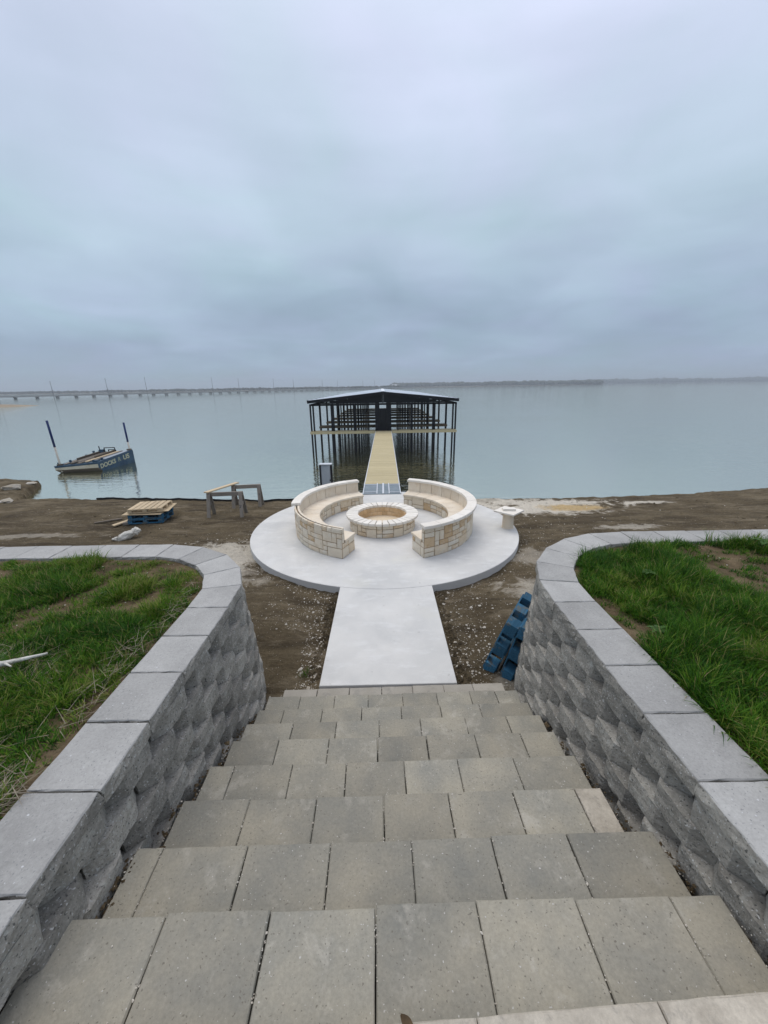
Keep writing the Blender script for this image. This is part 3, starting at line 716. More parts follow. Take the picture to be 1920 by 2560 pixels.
fo = lambda s, z, d: (*pp(.79 + d, s / .79), z)
for (s, z, w, h) in pack(2 * math.pi * .79, .32, .13, .107, r_): stone(fo, s, z, w, h, r_, root)
for row in range(2):
    nb = 30
    for i in range(nb):
        a0 = 2 * math.pi * (i + .5 * row) / nb; w = 2 * math.pi / nb * .595
        fi2 = lambda s, z, d, a0=a0: (*pp(.597 - d, a0 + s / .597), z)
        stone(fi2, 0, .09 + row * .115, w, .112, r_, root, M_brick, 'fire_brick', .006, .0025, .002)
for i in range(34):
    a0 = 2 * math.pi * i / 34; a1 = 2 * math.pi * (i + 1) / 34
    sector(.60, .885, a0 + .011, a1 - .011, .322, .380, 2, M_limecap, 'coping_stone', root, .006, center=pp, jit=.002, lift=random.uniform(-.002, .002))
o = MB().prism([pp(.6, t) for t in np.linspace(0, 2 * math.pi, 49)[:-1]], .005, .10).build('sand_bed', M_sand); inv(o, root)

# ------------------------------------------------------------------ pedestal table with loose slab
tx, ty = 3.02, 8.83
root = empty('pedestal_table', (tx, ty, 0)); tag(root, 'small white stone pedestal table with square top on the patio edge', 'table')
b = MB(); b.tube((0, 0, 0), (0, 0, .02), .145, .14, 28); b.tube((0, 0, .02), (0, 0, .37), .133, .130, 28); b.tube((0, 0, .37), (0, 0, .40), .135, .15, 28); b.build('pedestal', M_limecut, root)
MB().box((0, 0, .42), (.52, .52, .038), .004, Matrix.Rotation(R(44), 3, 'Z')).build('table_top', M_limecap, root)
o = pbox('stone_slab', (.30, .15, .05), (tx - .0, ty + .01, .4655), M_limecap, None, (0, 0, R(-4)), .004); tag(o, 'small loose white stone slab lying on the pedestal table', 'stone slab')
# ------------------------------------------------------------------ electrical panel by the water
root = empty('utility_cabinet', (-1.86, 12.25, 0)); tag(root, 'grey utility cabinet in a black frame behind the left bench', 'utility cabinet')
gz = float(ground_z(-1.86, 12.2))
for s in (-1, 1): MB().box((s * .18, 0, .3), (.05, .09, 1.3), .004).build('frame_post', M_black, root)
pbox('cabinet_body', (.29, .16, .80), (0, .02, .56), M_grpanel, root, ch=.008); cd_ = pbox('cabinet_door', (.25, .012, .70), (0, -.068, .57), M_grpanel, root, ch=.004)
pbox('cabinet_lid', (.40, .22, .025), (0, .01, .985), M_alu, root); sub(pbox('latch', (.025, .03, .06), (.135, -.08, .46), M_black, root), cd_); pbox('base_plate', (.34, .1, .05), (0, .0, .06), M_black, root)

# ------------------------------------------------------------------ ramp plate and gangway
GA = Vector((-.06, 13.40)); GB = Vector((.066, 30.72)); gd = (GB - GA).normalized(); gn = Vector((gd.y, -gd.x)); gyaw = math.atan2(gd.y, gd.x)
root = empty('ramp_plate', (-.05, 12.7, 0)); tag(root, 'grey metal transition plate with pale bars between patio and gangway', 'ramp')
y0, y1 = 12.03, 13.385
pbox('plate', (1.24, y1 - y0, .02), (-.01, (y0 + y1) / 2 - 12.7, -.012 + .024), M_plate, root, ch=.003)
for x, w in ((-.62, .03), (-.17, .035), (.035, .06), (.23, .035), (.60, .03)): pbox('bar', (w, y1 - y0, .035), (x, (y0 + y1) / 2 - 12.7, +.030), M_alu, root, ch=.003)
for x0, x1 in ((-.60, -.19), (.25, .585)):
    for y in (12.22, 13.2): pbox('cross_bar', (x1 - x0, .035, .03), ((x0 + x1) / 2, y - 12.7, +.028), M_alu, root, ch=.003)
root = empty('gangway', (GA.x, GA.y, 0)); tag(root, 'long pale plank gangway running from the shore to the covered dock', 'gangway')
LG = (GB - GA).length; npl = 122
pl_me = MB().box((0, 0, 0), (1.24, LG / npl - .003, .038), .003).mesh('plank', M_deck)
for i in range(npl):
    p = gd * (LG * (i + .5) / npl); o = mobj('plank', pl_me, root, (p.x, p.y, -.021 + random.uniform(-.002, .002)), (0, 0, gyaw - math.pi / 2 + random.uniform(-.002, .002)))
for s in (-1, 1):
    p0 = gn * (.625 * s); p1 = p0 + gd * LG
    pbeam('edge_rail', (p0.x, p0.y, -.075), (p1.x, p1.y, -.075), .03, .16, M_alu, root)
    p0 = gn * (.35 * s); p1 = p0 + gd * LG; pbeam('stringer', (p0.x, p0.y, -.15), (p1.x, p1.y, -.15), .05, .2, M_black, root)
    for f in (.25, .5, .75):
        q = p0 + gd * (LG * f); pbeam('support_post', (q.x, q.y, -.3), (q.x, q.y, -3), .1, .1, M_black, root)

# ------------------------------------------------------------------ covered dock
DX, DY = .06, 30.75
root = empty('covered_boat_dock', (DX, DY, WZ)); tag(root, 'black steel boat dock with low gable roof standing in the lake', 'boat dock')
def dk(o): inv(o, root)
ROWS = 8; SPN = 4.6
for k in range(ROWS):
    y = DY + .5 + SPN * k; big = .0
    cols = [(-5.70, .16), (-4.0, .16), (-2.25, .15), (-.62, .15), (.62, .15), (2.25, .15), (4.0, .16), (5.70, .16)]
    if k == 0: cols = [(-5.72, .12), (-5.50, .12), (-4.0, .25), (-2.25, .18), (2.25, .18), (4.0, .23), (5.50, .12), (5.72, .12)]
    for x, w in cols: dk(pbox('post', (w, w, 5.4), (DX + x, y, -.75), M_black, None))
    for s in (-1, 1):
        dk(pbox('finger_deck', (5.1, .95, .045), (DX + s * 3.2, y, -.022), M_deck if k == 0 else M_dkwood, None))  # front row pale wood, rear rows dark brown
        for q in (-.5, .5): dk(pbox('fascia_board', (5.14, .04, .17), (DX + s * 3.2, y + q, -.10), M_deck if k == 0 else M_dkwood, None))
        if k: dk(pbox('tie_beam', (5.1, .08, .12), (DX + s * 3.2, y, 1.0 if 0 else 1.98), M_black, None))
YE = DY + SPN * (ROWS - 1) + 1.2
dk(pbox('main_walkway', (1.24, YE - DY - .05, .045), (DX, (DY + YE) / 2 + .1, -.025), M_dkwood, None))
for s in (-1, 1): dk(pbox('walkway_beam', (.06, YE - DY, .2), (DX + s * .64, (DY + YE) / 2, -.12), M_black, None))
# header, roof, gable
dk(pbox('header_beam', (11.5, .2, .14), (DX, DY + .45, 2.02), M_black, None))
for s in (-1, 1):
    x0, x1 = DX + s * .0, DX + s * 5.83
    Vr = [(x0, DY - .05, 2.97), (x1, DY - .05, 2.38), (x1, YE, 2.38), (x0, YE, 2.97)]
    V = Vr + [(a, b2, c - .03) for a, b2, c in Vr]; F = [(0, 1, 2, 3), (7, 6, 5, 4), (0, 4, 5, 1), (1, 5, 6, 2), (2, 6, 7, 3), (3, 7, 4, 0)]
    if s < 0: F = [f[::-1] for f in F]
    rpn = mobj('roof_panel', mesh('roof_panel', V, F, M_roof)); dk(rpn)
    V = [(a, b2, c - .035) for a, b2, c in Vr] + [(a, b2, c - .09) for a, b2, c in Vr]
    dk(mobj('roof_underside', mesh('roof_underside', V, F, M_dark)))  # separate black sheet just below the pale roof panel
    for j in range(16):        # standing seams
        yy_ = DY + .3 + j * 2.1
        sub(MB().beam((x0 + s * .03, yy_, 2.975), (x1, yy_, 2.387), .04, .03).build('roof_seam', M_roof), rpn)
    dk(MB().beam((x0, DY - .07, 2.85), (x1, DY - .07, 2.26), .05, .22).build('barge_board', M_black))
    dk(MB().beam((x0 + s * .1, DY + .4, 2.80), (x1 - s * .1, DY + .4, 2.22), .12, .12).build('rafter', M_black))
    dk(pbox('eave_beam', (.10, YE - DY, .22), (x1 - s * .02, (DY + YE) / 2, 2.29), M_black, None))
    dk(pbox('outer_beam', (.12, YE - DY, .13), (DX + s * 5.68, (DY + YE) / 2 + .2, 2.02), M_black, None))
    # gable cladding
    xa, xb = DX + s * .055, DX + s * 4.15
    P = [(xa, 2.13), (xb, 2.13), (xb, 2.28), (xa, 2.75)]
    if s > 0: P = P
    V = [(a, DY + .28, c) for a, c in P] + [(a, DY + .31, c) for a, c in P]; F = [(0, 1, 2, 3), (7, 6, 5, 4), (0, 4, 5, 1), (1, 5, 6, 2), (2, 6, 7, 3), (3, 7, 4, 0)]
    if s < 0: F = [f[::-1] for f in F]
    dk(mobj('gable_panel', mesh('gable_panel', V, F, M_dark)))
    dk(pbox('gate_panel', (.35, .10, 2.1), (DX + s * .46, DY + .42, 1.03), M_dark, None))
    dk(pbox('mooring_bollard', (.07, .07, .55), (DX + s * 1.15, DY + .25, .27), M_black, None)); 
    for x in (1.5, 3.1): dk(pbox('purlin', (.08, YE - DY - .2, .10), (DX + s * x, (DY + YE) / 2, 2.99 - x * .103 - .16), M_black, None))
dk(pbox('king_post', (.10, .10, .7), (DX, DY + .36, 2.46), M_black, None))
dk(pbox('gate_door', (.56, .05, 1.69), (DX, DY + .46, .845), M_dark, None))
dk(pbox('ridge_cap', (.34, YE - DY, .03), (DX, (DY + YE) / 2, 2.99), M_roof, None))

# ------------------------------------------------------------------ pallets
def pallet(name, label, mat, loc, rot, Lx=.92, Wy=.78, Hh=.135, dirty=None, group=None, mboard=None, bs=.11):
    root = empty(name, loc, rot); tag(root, label, 'pallet', group); mb = mboard or mat
    t = .018; nb = 6; bw = Lx / nb * .82
    for i in range(nb): pbox('deck_board', (bw * random.uniform(.9, 1.05), Wy, t), (-Lx / 2 + Lx * (i + .5) / nb, random.uniform(-.006, .006), Hh - t / 2), mb, root, (0, 0, random.uniform(-.012, .012)), .002)
    for y in (-1, 0, 1): pbox('stringer_board', (Lx, .095, t), (0, y * (Wy / 2 - .05), Hh - t * 1.5), mat, root, ch=.002)
    for x in (-1, 0, 1):
        for y in (-1, 0, 1): pbox('block', (bs, bs * .9, Hh - 3 * t), (x * (Lx / 2 - .058), y * (Wy / 2 - .05), t + (Hh - 3 * t) / 2), mat, root, ch=.003)
    for y in (-1, 0, 1): pbox('bottom_board', (Lx, .095, t), (0, y * (Wy / 2 - .05), t / 2), mat, root, ch=.002)
    for x in (-1, 1): pbox('bottom_board', (.1, Wy - .2, t), (x * (Lx / 2 - .058), 0, t / 2), mat, root, ch=.002)
    return root
px, py = -6.72, 10.55; gz = float(ground_z(px, py)) + .01; ya = R(6)
pallet('pallet', 'blue wooden pallet at the bottom of the stack near the shore', M_bluep, (px, py, gz), (0, 0, ya), group='pallets in the shore stack')
pallet('pallet', 'blue wooden pallet second from the bottom of the shore stack', M_bluep, (px + .01, py + .02, gz + .136), (0, 0, ya + .02), group='pallets in the shore stack')
o = pbox('plywood_sheet', (1.04, .92, .014), (px - .03, py + .02, gz + .281), M_ply, None, (.015, .01, ya - .05), .002); tag(o, 'thin plywood sheet between the blue pallets and the bare wooden pallet', 'plywood sheet')
o = pbox('plywood_sheet', (.9, .80, .012), (px + .12, py + .10, gz + .297), M_ply, None, (.0, -.008, ya + .1), .002); tag(o, 'upper plywood sheet sticking out right beneath the bare wooden pallet', 'plywood sheet')
pallet('pallet', 'bare pine pallet with close boards on top of the shore stack', M_bare, (px + .02, py + .03, gz + .308), (0, 0, ya + .03), .90, .80, .115, group='pallets in the shore stack')
for (x0, y0, x1, y1, w, lab) in ((-8.15, 10.22, -7.62, 10.62, .07, 'thin brown board lying on the dirt left of the pallet stack'), (-7.50, 10.02, -7.00, 10.68, .14, 'pale plank propped on the dirt against the pallet stack')):
    za = float(ground_z(x0, y0)) + .025; zb = float(ground_z(x1, y1)) + (.09 if w > .1 else .03)
    o = pbeam('loose_board', (x0, y0, za), (x1, y1, zb), w, .035, M_bare if w > .1 else M_brownw, None); tag(o, lab, 'board')
o = pbox('wood_block', (.14, .1, .07), (-7.22, 10.15, float(ground_z(-7.22, 10.15)) + .04), M_grey, None, (0, 0, .3)); tag(o, 'short wood offcut on the dirt at the foot of the pallet stack', 'wood block')
# leaning pallets (long side along the wall, tilted against it)
for i, (bx, by, lean, lab) in enumerate(((1.42, 3.95, 13, 'blue pallet leaning directly against the right retaining wall'), (1.235, 4.085, 18, 'blue pallet leaning on the other pallet, farther from the steps'))):
    p = pallet('pallet', lab, M_bluep, (0, 0, 0), (0, 0, 0), .80, .78, .19, group='pallets leaning on the right wall', mboard=M_brownw, bs=.18)
    ax = Vector((.62, .785, 0)).normalized() if i == 0 else Vector((.55, .835, 0)).normalized()
    up_ = Vector((ax.y, -ax.x, 0)) * math.sin(R(lean)) + Vector((0, 0, math.cos(R(lean)))); nz_ = ax.cross(up_)
    Mx = Matrix((ax, up_, nz_)).transposed().to_4x4(); Mx.translation = Vector((bx, by, -.12)) + ax * .40 + up_ * .39 - nz_ * .0
    p.matrix_world = Mx

# ------------------------------------------------------------------ sawhorses and board
def sawhorse(a, b, zt, label):
    a = Vector(a); b = Vector(b); d = (b - a).normalized(); n = Vector((-d.y, d.x)); c = (a + b) / 2
    root = empty('sawhorse', (c.x, c.y, float(ground_z(c.x, c.y)))); tag(root, label, 'sawhorse', 'sawhorses by the water'); g = root.location.z
    L_ = (b - a).length / 2; yaw = math.atan2(d.y, d.x); H = zt - g
    pbox('top_beam', (2 * L_ + .12, .05, .12), (0, 0, H - .06), M_grey, root, (0, 0, yaw))
    pbox('beam_splice', (2 * L_ * .4, .03, .09), (-d.x * L_ * .4 + n.x * .045, -d.y * L_ * .4 + n.y * .045, H - .09), M_grey, root, (0, 0, yaw))
    for e in (-1, 1):
        for s in (-1, 1):
            t = d * (L_ * e); p0 = Vector((t.x + n.x * .05 * s, t.y + n.y * .05 * s, H - .01)); f = t * 1.04 + n * (.24 * s)
            gl = float(ground_z(c.x + f.x, c.y + f.y)) - g - .02
            q = Vector((f.x, f.y, gl)); dd = q - p0; m = dd.to_track_quat('X', 'Z')
            pbox('leg', (dd.length, .035, .09) if 0 else (dd.length, .10, .038), (p0 + q) / 2, M_grey, root, m.to_euler())
        t = d * (L_ * e * 1.03); m0 = Vector((t.x - n.x * .14, t.y - n.y * .14, H * .5)); m1 = Vector((t.x + n.x * .14, t.y + n.y * .14, H * .5)); pbeam('brace', m0, m1, .03, .08, M_grey, root)
    return root
sawhorse((-5.10, 10.85), (-4.20, 10.92), .47, 'weathered grey sawhorse nearer the patio, carrying the near end of the plank')
sawhorse((-4.80, 11.95), (-4.02, 12.05), .405, 'weathered grey sawhorse nearer the water, carrying the far end of the plank')
o = pbeam('plank', (-5.14, 10.75, .494), (-4.74, 12.15, .440), .15, .035, M_bare, None); tag(o, 'long pine plank laid across the two sawhorses', 'plank')

# ------------------------------------------------------------------ bleached driftwood, branch, rocks
def lump(name, mat, rx, ry, rz, seed, n=3, amp=.3, ns=None):
    import bmesh
    bm = bmesh.new(); bmesh.ops.create_icosphere(bm, subdivisions=n, radius=1); r = np.random.default_rng(seed); o3 = r.uniform(0, 50, 3)
    for v in bm.verts:
        p = np.array(v.co); f = 1 + amp * (float(fbm(p[0] * 1.6 + o3[0], p[1] * 1.6 + p[2] * 2.1 + o3[1])) - .5) * 2 + amp * .5 * (float(fbm(p[0] * 5 + o3[2], p[1] * 5 + p[2] * 5)) - .5)
        v.co = Vector((p[0] * rx * f, p[1] * ry * f, p[2] * rz * f))
    me = bpy.data.meshes.new(name); bm.to_mesh(me); bm.free(); me.materials.append(mat)
    if ns is None: me.polygons.foreach_set('use_smooth', [True] * len(me.polygons))
    return me
root = empty('driftwood', (-6.33, 8.86, float(ground_z(-6.33, 8.86)))); tag(root, 'bleached white gnarled driftwood lump on the dirt beyond the left wall', 'driftwood')
for (x, y, z, rx, ry, rz, rot, sd, nm) in ((0, 0, .085, .24, .095, .095, (0, -.25, .45), 3, 'trunk'), (.17, .10, .17, .10, .08, .09, (0, .3, .2), 8, 'knot'), (-.05, -.04, .10, .22, .05, .06, (.2, -.35, .5), 12, 'split_limb'), (-.22, -.12, .04, .07, .05, .045, (0, 0, .3), 17, 'stub')):
    mobj(nm, lump(nm, M_drift, rx, ry, rz, sd, 4, .5), root, (x, y, z), rot)
root = empty('dry_branch', (-2.93, 2.13, 1.510)); tag(root, 'pale dry branch lying on the left lawn at the picture edge', 'branch')
b = MB(); pts = [(-1.0, -.12, .03), (-.6, -.05, .05), (-.25, .0, .05), (.1, .03, .045), (.32, .06, .06), (.55, .14, .075)]; rr_ = [.022, .024, .026, .024, .018, .007]
for i in range(5): b.tube(pts[i], pts[i + 1], rr_[i], rr_[i + 1], 8)
b.build('stem', M_drift, root, True)
b = MB(); b.tube((.32, .06, .06), (.45, -.02, .10), .01, .004, 6); b.tube((-.2, 0, .05), (-.05, .12, .09), .01, .004, 6); b.build('twig', M_drift, root, True)
# rubble on the low muddy spit at the left shore
for i, (x, y, s, lab) in enumerate(((-18.9, 19.1, .42, 'broad pale rock slab in the middle of the muddy spit'), (-19.3, 20.6, .24, 'small pale rock near the tip of the muddy spit'), (-17.3, 17.0, .34, 'pale rock at the foot of the muddy spit by the picture edge'), (-18.6, 20.0, .26, 'darker rock between the slab and the tip of the muddy spit'))):
    o = mobj('rock', lump('rock', M_rock, s, s * .7, s * .35, 40 + i, 2, .5, 1), None, (x, y, float(ground_z(x, y)) + s * .12), (0, 0, i * 1.3)); tag(o, lab, 'rock', 'rocks on the mud spit')
def bar_z(x, y): return WZ - .3 + 1.1 * np.exp(-((y - 152 - .05 * (x + 150)) / 9) ** 2) * (1 - sstep(-146, -128, x))
tag(grid('sandbar', np.linspace(-240, -125, 40), np.linspace(125, 180, 30), bar_z, M_sandbar), kind='structure')
b = MB()
for i in range(26):
    x = -172 - i * 2.2 + random.uniform(-1, 1); b.tube((x + 20, 157, WZ + .3), (x + 20, 157, WZ + 1.3), 1.3, .5, 6)
o = b.build('shore_scrub', M_trees); tag(o, 'dark low scrub on the far left sandbar', 'scrub', kind='stuff')
# thin dark strip along the shore
b = MB(); xx = np.linspace(-10.2, -3.0, 60); zz = [float(ground_z(x, shore(x) - .06)) for x in xx]
V = []; 
for x, z in zip(xx, zz):
    y = float(shore(x)) - .02 + .02 * math.sin(x * 5); t = .045 + .03 * float(fbm(x * 2, 4)); V += [(x, y, z - .1), (x, y, z + t), (x, y + .03, z + t), (x, y + .03, z - .1)]
F = [(4 * i + a, 4 * i + 4 + a, 4 * i + 4 + (a + 1) % 4, 4 * i + (a + 1) % 4) for i in range(59) for a in range(4)] + [(3, 2, 1, 0), tuple(4 * 59 + q for q in range(4))]
o = mobj('shore_strip', mesh('shore_strip', V, [f[::-1] for f in F], M_strip)); tag(o, 'thin black strip along the left waterline', 'edging')
# limestone chips strewn over the dirt
def chips(n):
    P = []; 
    while len(P) < n:
        m = random.random()
        if m < .24: x, y = -.85 - abs(random.gauss(0, .55)), 3.5 + abs(random.gauss(0, 1.5))
        elif m < .38: x, y = .88 + abs(random.gauss(0, .5)), 3.6 + abs(random.gauss(0, 1.6))
        elif m < .52: a = random.uniform(0, 6.28); q = 3.27 + abs(random.gauss(0, .16)); x, y = q * math.sin(a), CY - q * math.cos(a)
        elif m < .72: x, y = random.gauss(3.6, 1.7), random.gauss(8.6, 1.9)
        elif m < .78: x, y = random.gauss(5.0, 1.0), random.gauss(11.4, .45)
        elif m < .87: x, y = random.gauss(-3.6, .8), random.gauss(7.6, .9)
        else: x, y = random.uniform(-11, 11), random.uniform(4.7, 12)
        if math.hypot(x, y - CY) < 3.25 or (-.83 < x < .87 and y < 6.1) or y < 3.5: continue
        if y < 4.9 and not (-1.15 < x < 1.6): continue
        if y > shore(x) - .1: continue
        P.append((x, y))
    b = MB()
    for x, y in P:
        s = min(.035, .0042 * math.exp(abs(random.gauss(0, .72)))); z = float(ground_z(x, y)) + s * .25; a = random.uniform(0, 6.28); ca, sa = math.cos(a), math.sin(a)
        V = []
        for q in ((1, 0, 0), (0, .7, .05), (-.9, .1, 0), (.1, -.75, 0), (.1, .1, .6), (0, 0, -.5), (.6, .5, .3)):
            f = random.uniform(.75, 1.3); V.append((x + s * f * (q[0] * ca - q[1] * sa), y + s * f * (q[0] * sa + q[1] * ca), z + s * f * q[2]))
        b.add(V, [(0, 6, 4), (6, 1, 4), (1, 2, 4), (2, 3, 4), (3, 0, 4), (0, 1, 6), (1, 0, 5), (2, 1, 5), (3, 2, 5), (0, 3, 5)])
    o = b.build('limestone_chips', M_chip); tag(o, 'pale limestone chips strewn over the brown dirt', 'gravel', kind='stuff')
chips(4600)
# clods along the path edges
b = MB()
for i in range(260):
    s_ = random.choice((-1, 1)); y = random.uniform(3.75, 6.2); x = (-.84 - abs(random.gauss(0, .07))) if s_ < 0 else (.88 + abs(random.gauss(0, .07)))
    s = random.uniform(.012, .045); z = float(ground_z(x, y)) + s * .2
    V = [(x + s * q[0] * random.uniform(.7, 1.3), y + s * q[1] * random.uniform(.7, 1.3), z + s * q[2] * random.uniform(.7, 1.3)) for q in ((1, 0, 0), (0, 1, 0), (-1, 0, 0), (0, -1, 0), (0, 0, .8), (0, 0, -.6), (.6, .6, .3))]
    b.add(V, [(0, 6, 4), (6, 1, 4), (1, 2, 4), (2, 3, 4), (3, 0, 4), (0, 1, 6), (1, 0, 5), (2, 1, 5), (3, 2, 5), (0, 3, 5)])
o = b.build('dirt_clods', M_dirt); tag(o, 'loose brown clods along both edges of the concrete path', 'clods', kind='stuff')
def bits(P, smin, smax, name, mat, label, cat):
    b = MB()
    for x, y, z in P:
        s = random.uniform(smin, smax) * math.exp(random.gauss(0, .35)); a = random.uniform(0, 6.28); ca, sa = math.cos(a), math.sin(a); V = []
        for q in ((1, 0, 0), (0, .7, .05), (-.9, .1, 0), (.1, -.75, 0), (.1, .1, .6), (0, 0, -.5), (.6, .5, .3)):
            f = random.uniform(.75, 1.3); V.append((x + s * f * (q[0] * ca - q[1] * sa), y + s * f * (q[0] * sa + q[1] * ca), z + s * .2 + s * f * q[2]))
        b.add(V, [(0, 6, 4), (6, 1, 4), (1, 2, 4), (2, 3, 4), (3, 0, 4), (0, 1, 6), (1, 0, 5), (2, 1, 5), (3, 2, 5), (0, 3, 5)])
    tag(b.build(name, mat), label, cat, kind='stuff')
P = []
for k in range(1, 10):
    y0, y1 = NY[k - 1], NY[k]
    for i in range(26): P.append((random.uniform(JX[k][0], JX[k][-1]), random.uniform(y0 + .01, y1 - .01), ZK[k]))
    for jx in JX[k][1:-1]:
        for i in range(16): P.append((jx + random.gauss(0, .004), random.uniform(y0, y1), ZK[k] - .002))
    for i in range(34): P.append((random.uniform(JX[k][0], JX[k][-1]), y0 + abs(random.gauss(0, .012)) + .018 * 0, ZK[k]))
    for e in (0, -1):
        for i in range(22): P.append((JX[k][e] + random.gauss(0, .015), random.uniform(y0, y1), ZK[k]))
bits(P, .0015, .0042, 'step_grit', M_chip, 'fine pale grit lodged in the joints of the steps', 'grit')
P = []
for k in range(1, 9):
    for e, sg in ((0, -1), (-1, 1)):
        for i in range(38):
            P.append((JX[k][e] + sg * abs(random.gauss(.0, .035)), random.uniform(NY[k - 1] - .02, NY[k] - .03), ZK[k] - .012 - random.uniform(0, .05)))
for i in range(60): P.append((JX[2][0] + random.gauss(.0, .022), random.uniform(1.15, 1.34), ZK[2] - .006 + random.uniform(-.02, .002)))
bits(P, .006, .015, 'mud', M_soil, 'brown mud and crumbs packed between the step ends and the walls', 'mud')
P = []
for sd, n in ((-1, 420), (1, 160)):
    for i in range(n):
        y = random.uniform(.6, 3.95); x = float(edge_x(sd, y)) + sd * random.uniform(.02, 3.2); P.append((x, y, float(lawn_z(sd, x, y))))
bits(P, .003, .009, 'lawn_pebbles', M_chip, 'small pale pebbles scattered on the bare lawn soil', 'pebbles')
P = []
for i in range(900):
    x = random.uniform(-10.5, 10.5); y = random.uniform(4.9, 12.3)
    if math.hypot(x, y - CY) < 3.3 or y > shore(x) - .2: continue
    if random.random() > float(fbm(np.array(x * .8), np.array(y * 1.6))) * 1.1: continue
    P.append((x, y, float(ground_z(x, y)) - .004))
bits(P, .012, .035, 'dirt_lumps', M_dirt, 'brown dirt lumps scattered over the construction ground', 'dirt lumps')
# ------------------------------------------------------------------ small plants
def weed(x, y, z, n, ln, wd, label):
    root = empty('weed', (x, y, z)); tag(root, label, 'weed'); r = random.Random(int(x * 1000))
    for i in range(n):
        a = 2 * math.pi * i / n + r.uniform(-.3, .3); l = ln * r.uniform(.7, 1.15); w = wd * r.uniform(.8, 1.2); up = r.uniform(.25, .6); V = []; S = 5
        for k in range(S + 1):
            t = k / S; ww = w * math.sin(math.pi * min(.98, .12 + t * .86)) * .5; d = l * t; zz = l * (up * t - .45 * t * t) + .012
            for q in (-1, 0, 1): V.append((d * math.cos(a) - q * ww * math.sin(a), d * math.sin(a) + q * ww * math.cos(a), zz + abs(q) * ww * .25))
        F = [(3 * k + q, 3 * k + q + 1, 3 * k + q + 4, 3 * k + q + 3) for k in range(S) for q in (0, 1)]
        mobj('leaf', mesh('leaf', V, F, M_leafw, True), root)
weed(-2.62, 3.28, float(lawn_z(-1, -2.62, 3.28)) + .02, 8, .10, .035, 'broadleaf weed near the far edge of the left lawn')
weed(-2.75, 2.28, float(lawn_z(-1, -2.75, 2.28)) + .03, 8, .09, .035, 'broadleaf weed beside the dry straw on the left lawn')
weed(4.35, 4.05, float(lawn_z(1, 4.35, 4.05)) + .06, 10, .11, .07, 'round-leaved weed at the far edge of the right lawn')
weed(2.12, 2.55, float(lawn_z(1, 2.12, 2.55)) + .03, 9, .09, .03, 'small star-shaped weed beside the right wall cap')
weed(2.55, 3.35, float(lawn_z(1, 2.55, 3.35)) + .09, 6, .07, .06, 'round-leaved weed amid the long grass of the right lawn')
gx, gy = -1.02, 3.98
P = np.repeat([[gx, gy, float(ground_z(gx, gy))]], 70, 0) + rng.normal(0, .035, (70, 3)) * (1, 1, 0)
o = blades(P, rng.uniform(0, 6.28, 70), rng.uniform(.04, .10, 70), rng.uniform(.003, .005, 70), rng.uniform(.1, .8, 70), rng.uniform(.2, 1, 70), rng.uniform(.1, .5, 70), 'grass_tuft', M_grass); tag(o, 'small green grass tuft in the dirt left of the path', 'grass tuft')
V = []; 
for k in range(6):
    t = k / 5; w = .022 * math.sin(math.pi * (.1 + .85 * t))
    for q in (-1, 0, 1): V.append((q * w, .075 * t - .035, .004 + abs(q) * .010 + .012 * t * t))
o = mobj('dead_leaf', mesh('dead_leaf', V, [(3 * k + q, 3 * k + q + 1, 3 * k + q + 4, 3 * k + q + 3) for k in range(5) for q in (0, 1)], M_deadleaf, True), None, (.05, .685, 1.309), (0, 0, .9)); o.scale = (.7, .7, .7); tag(o, 'curled brown dead leaf on the topmost pale step', 'dead leaf')

# ------------------------------------------------------------------ work barge
A_, B_, C_ = Vector((-21.35, 24.75)), Vector((-18.80, 25.15)), Vector((-18.55, 28.6))
root = empty('work_barge', (-20, 26.6, WZ)); tag(root, 'blue and cream work barge with two leaning spud masts in the lake', 'barge')
O = Vector((0, 0, 0)); D_ = A_ + (C_ - B_)
def w3(p, z): return Vector((p.x, p.y, z))
TA, TB, TC, TD = w3(A_, WZ + .42), w3(B_, WZ + .58), w3(C_, WZ + .88), w3(D_, WZ + .72)
def bl(u, v, h=0):     # u along A-B, v along B-C on the tilted deck
    p = TA * (1 - u) * (1 - v) + TB * u * (1 - v) + TC * u * v + TD * (1 - u) * v; return p + Vector((-.06, 0, 1)) * h
def quadbox(pts_top, dz, inset=0):
    V = [tuple(p) for p in pts_top] + [(p.x, p.y, p.z - dz) for p in pts_top]; return V, [(0, 1, 2, 3), (7, 6, 5, 4), (0, 4, 5, 1), (1, 5, 6, 2), (2, 6, 7, 3), (3, 7, 4, 0)]
cut = Vector((.02, .38, 0))
low = lambda p, z, a: w3(p + a, z)
V = [bl(0, 0), bl(1, 0), bl(1, 1), bl(0, 1), bl(0, 0, -.07), bl(1, 0, -.07), bl(1, 1, -.07), bl(0, 1, -.07)]
V += [w3(A_, WZ + .20), w3(B_, WZ + .27), w3(C_, WZ + .5), w3(D_, WZ + .4), w3(A_ + Vector((.22, .62)), WZ - .3), w3(B_ + Vector((.04, .62)), WZ - .3), w3(C_, WZ - .3), w3(D_, WZ - .3)]
F = [(0, 1, 2, 3)] + [(4 * l + i, 4 * l + 4 + i, 4 * l + 4 + (i + 1) % 4, 4 * l + (i + 1) % 4) for l in (0, 1, 2) for i in range(4)]
me = mesh('hull', V, F, M_bluehull); me.materials.append(M_hull); me.materials.append(M_brownw)
me.polygons[5].material_index = 1; me.polygons[9].material_index = 2  # cream bow band; raked underside dark, its shade put into the colour
hull = mobj('hull', me); inv(hull, root)
def bb(name, p, q, w, h, mat, ch=.004): o = pbeam(name, p, q, w, h, mat, None, ch); inv(o, root); return o
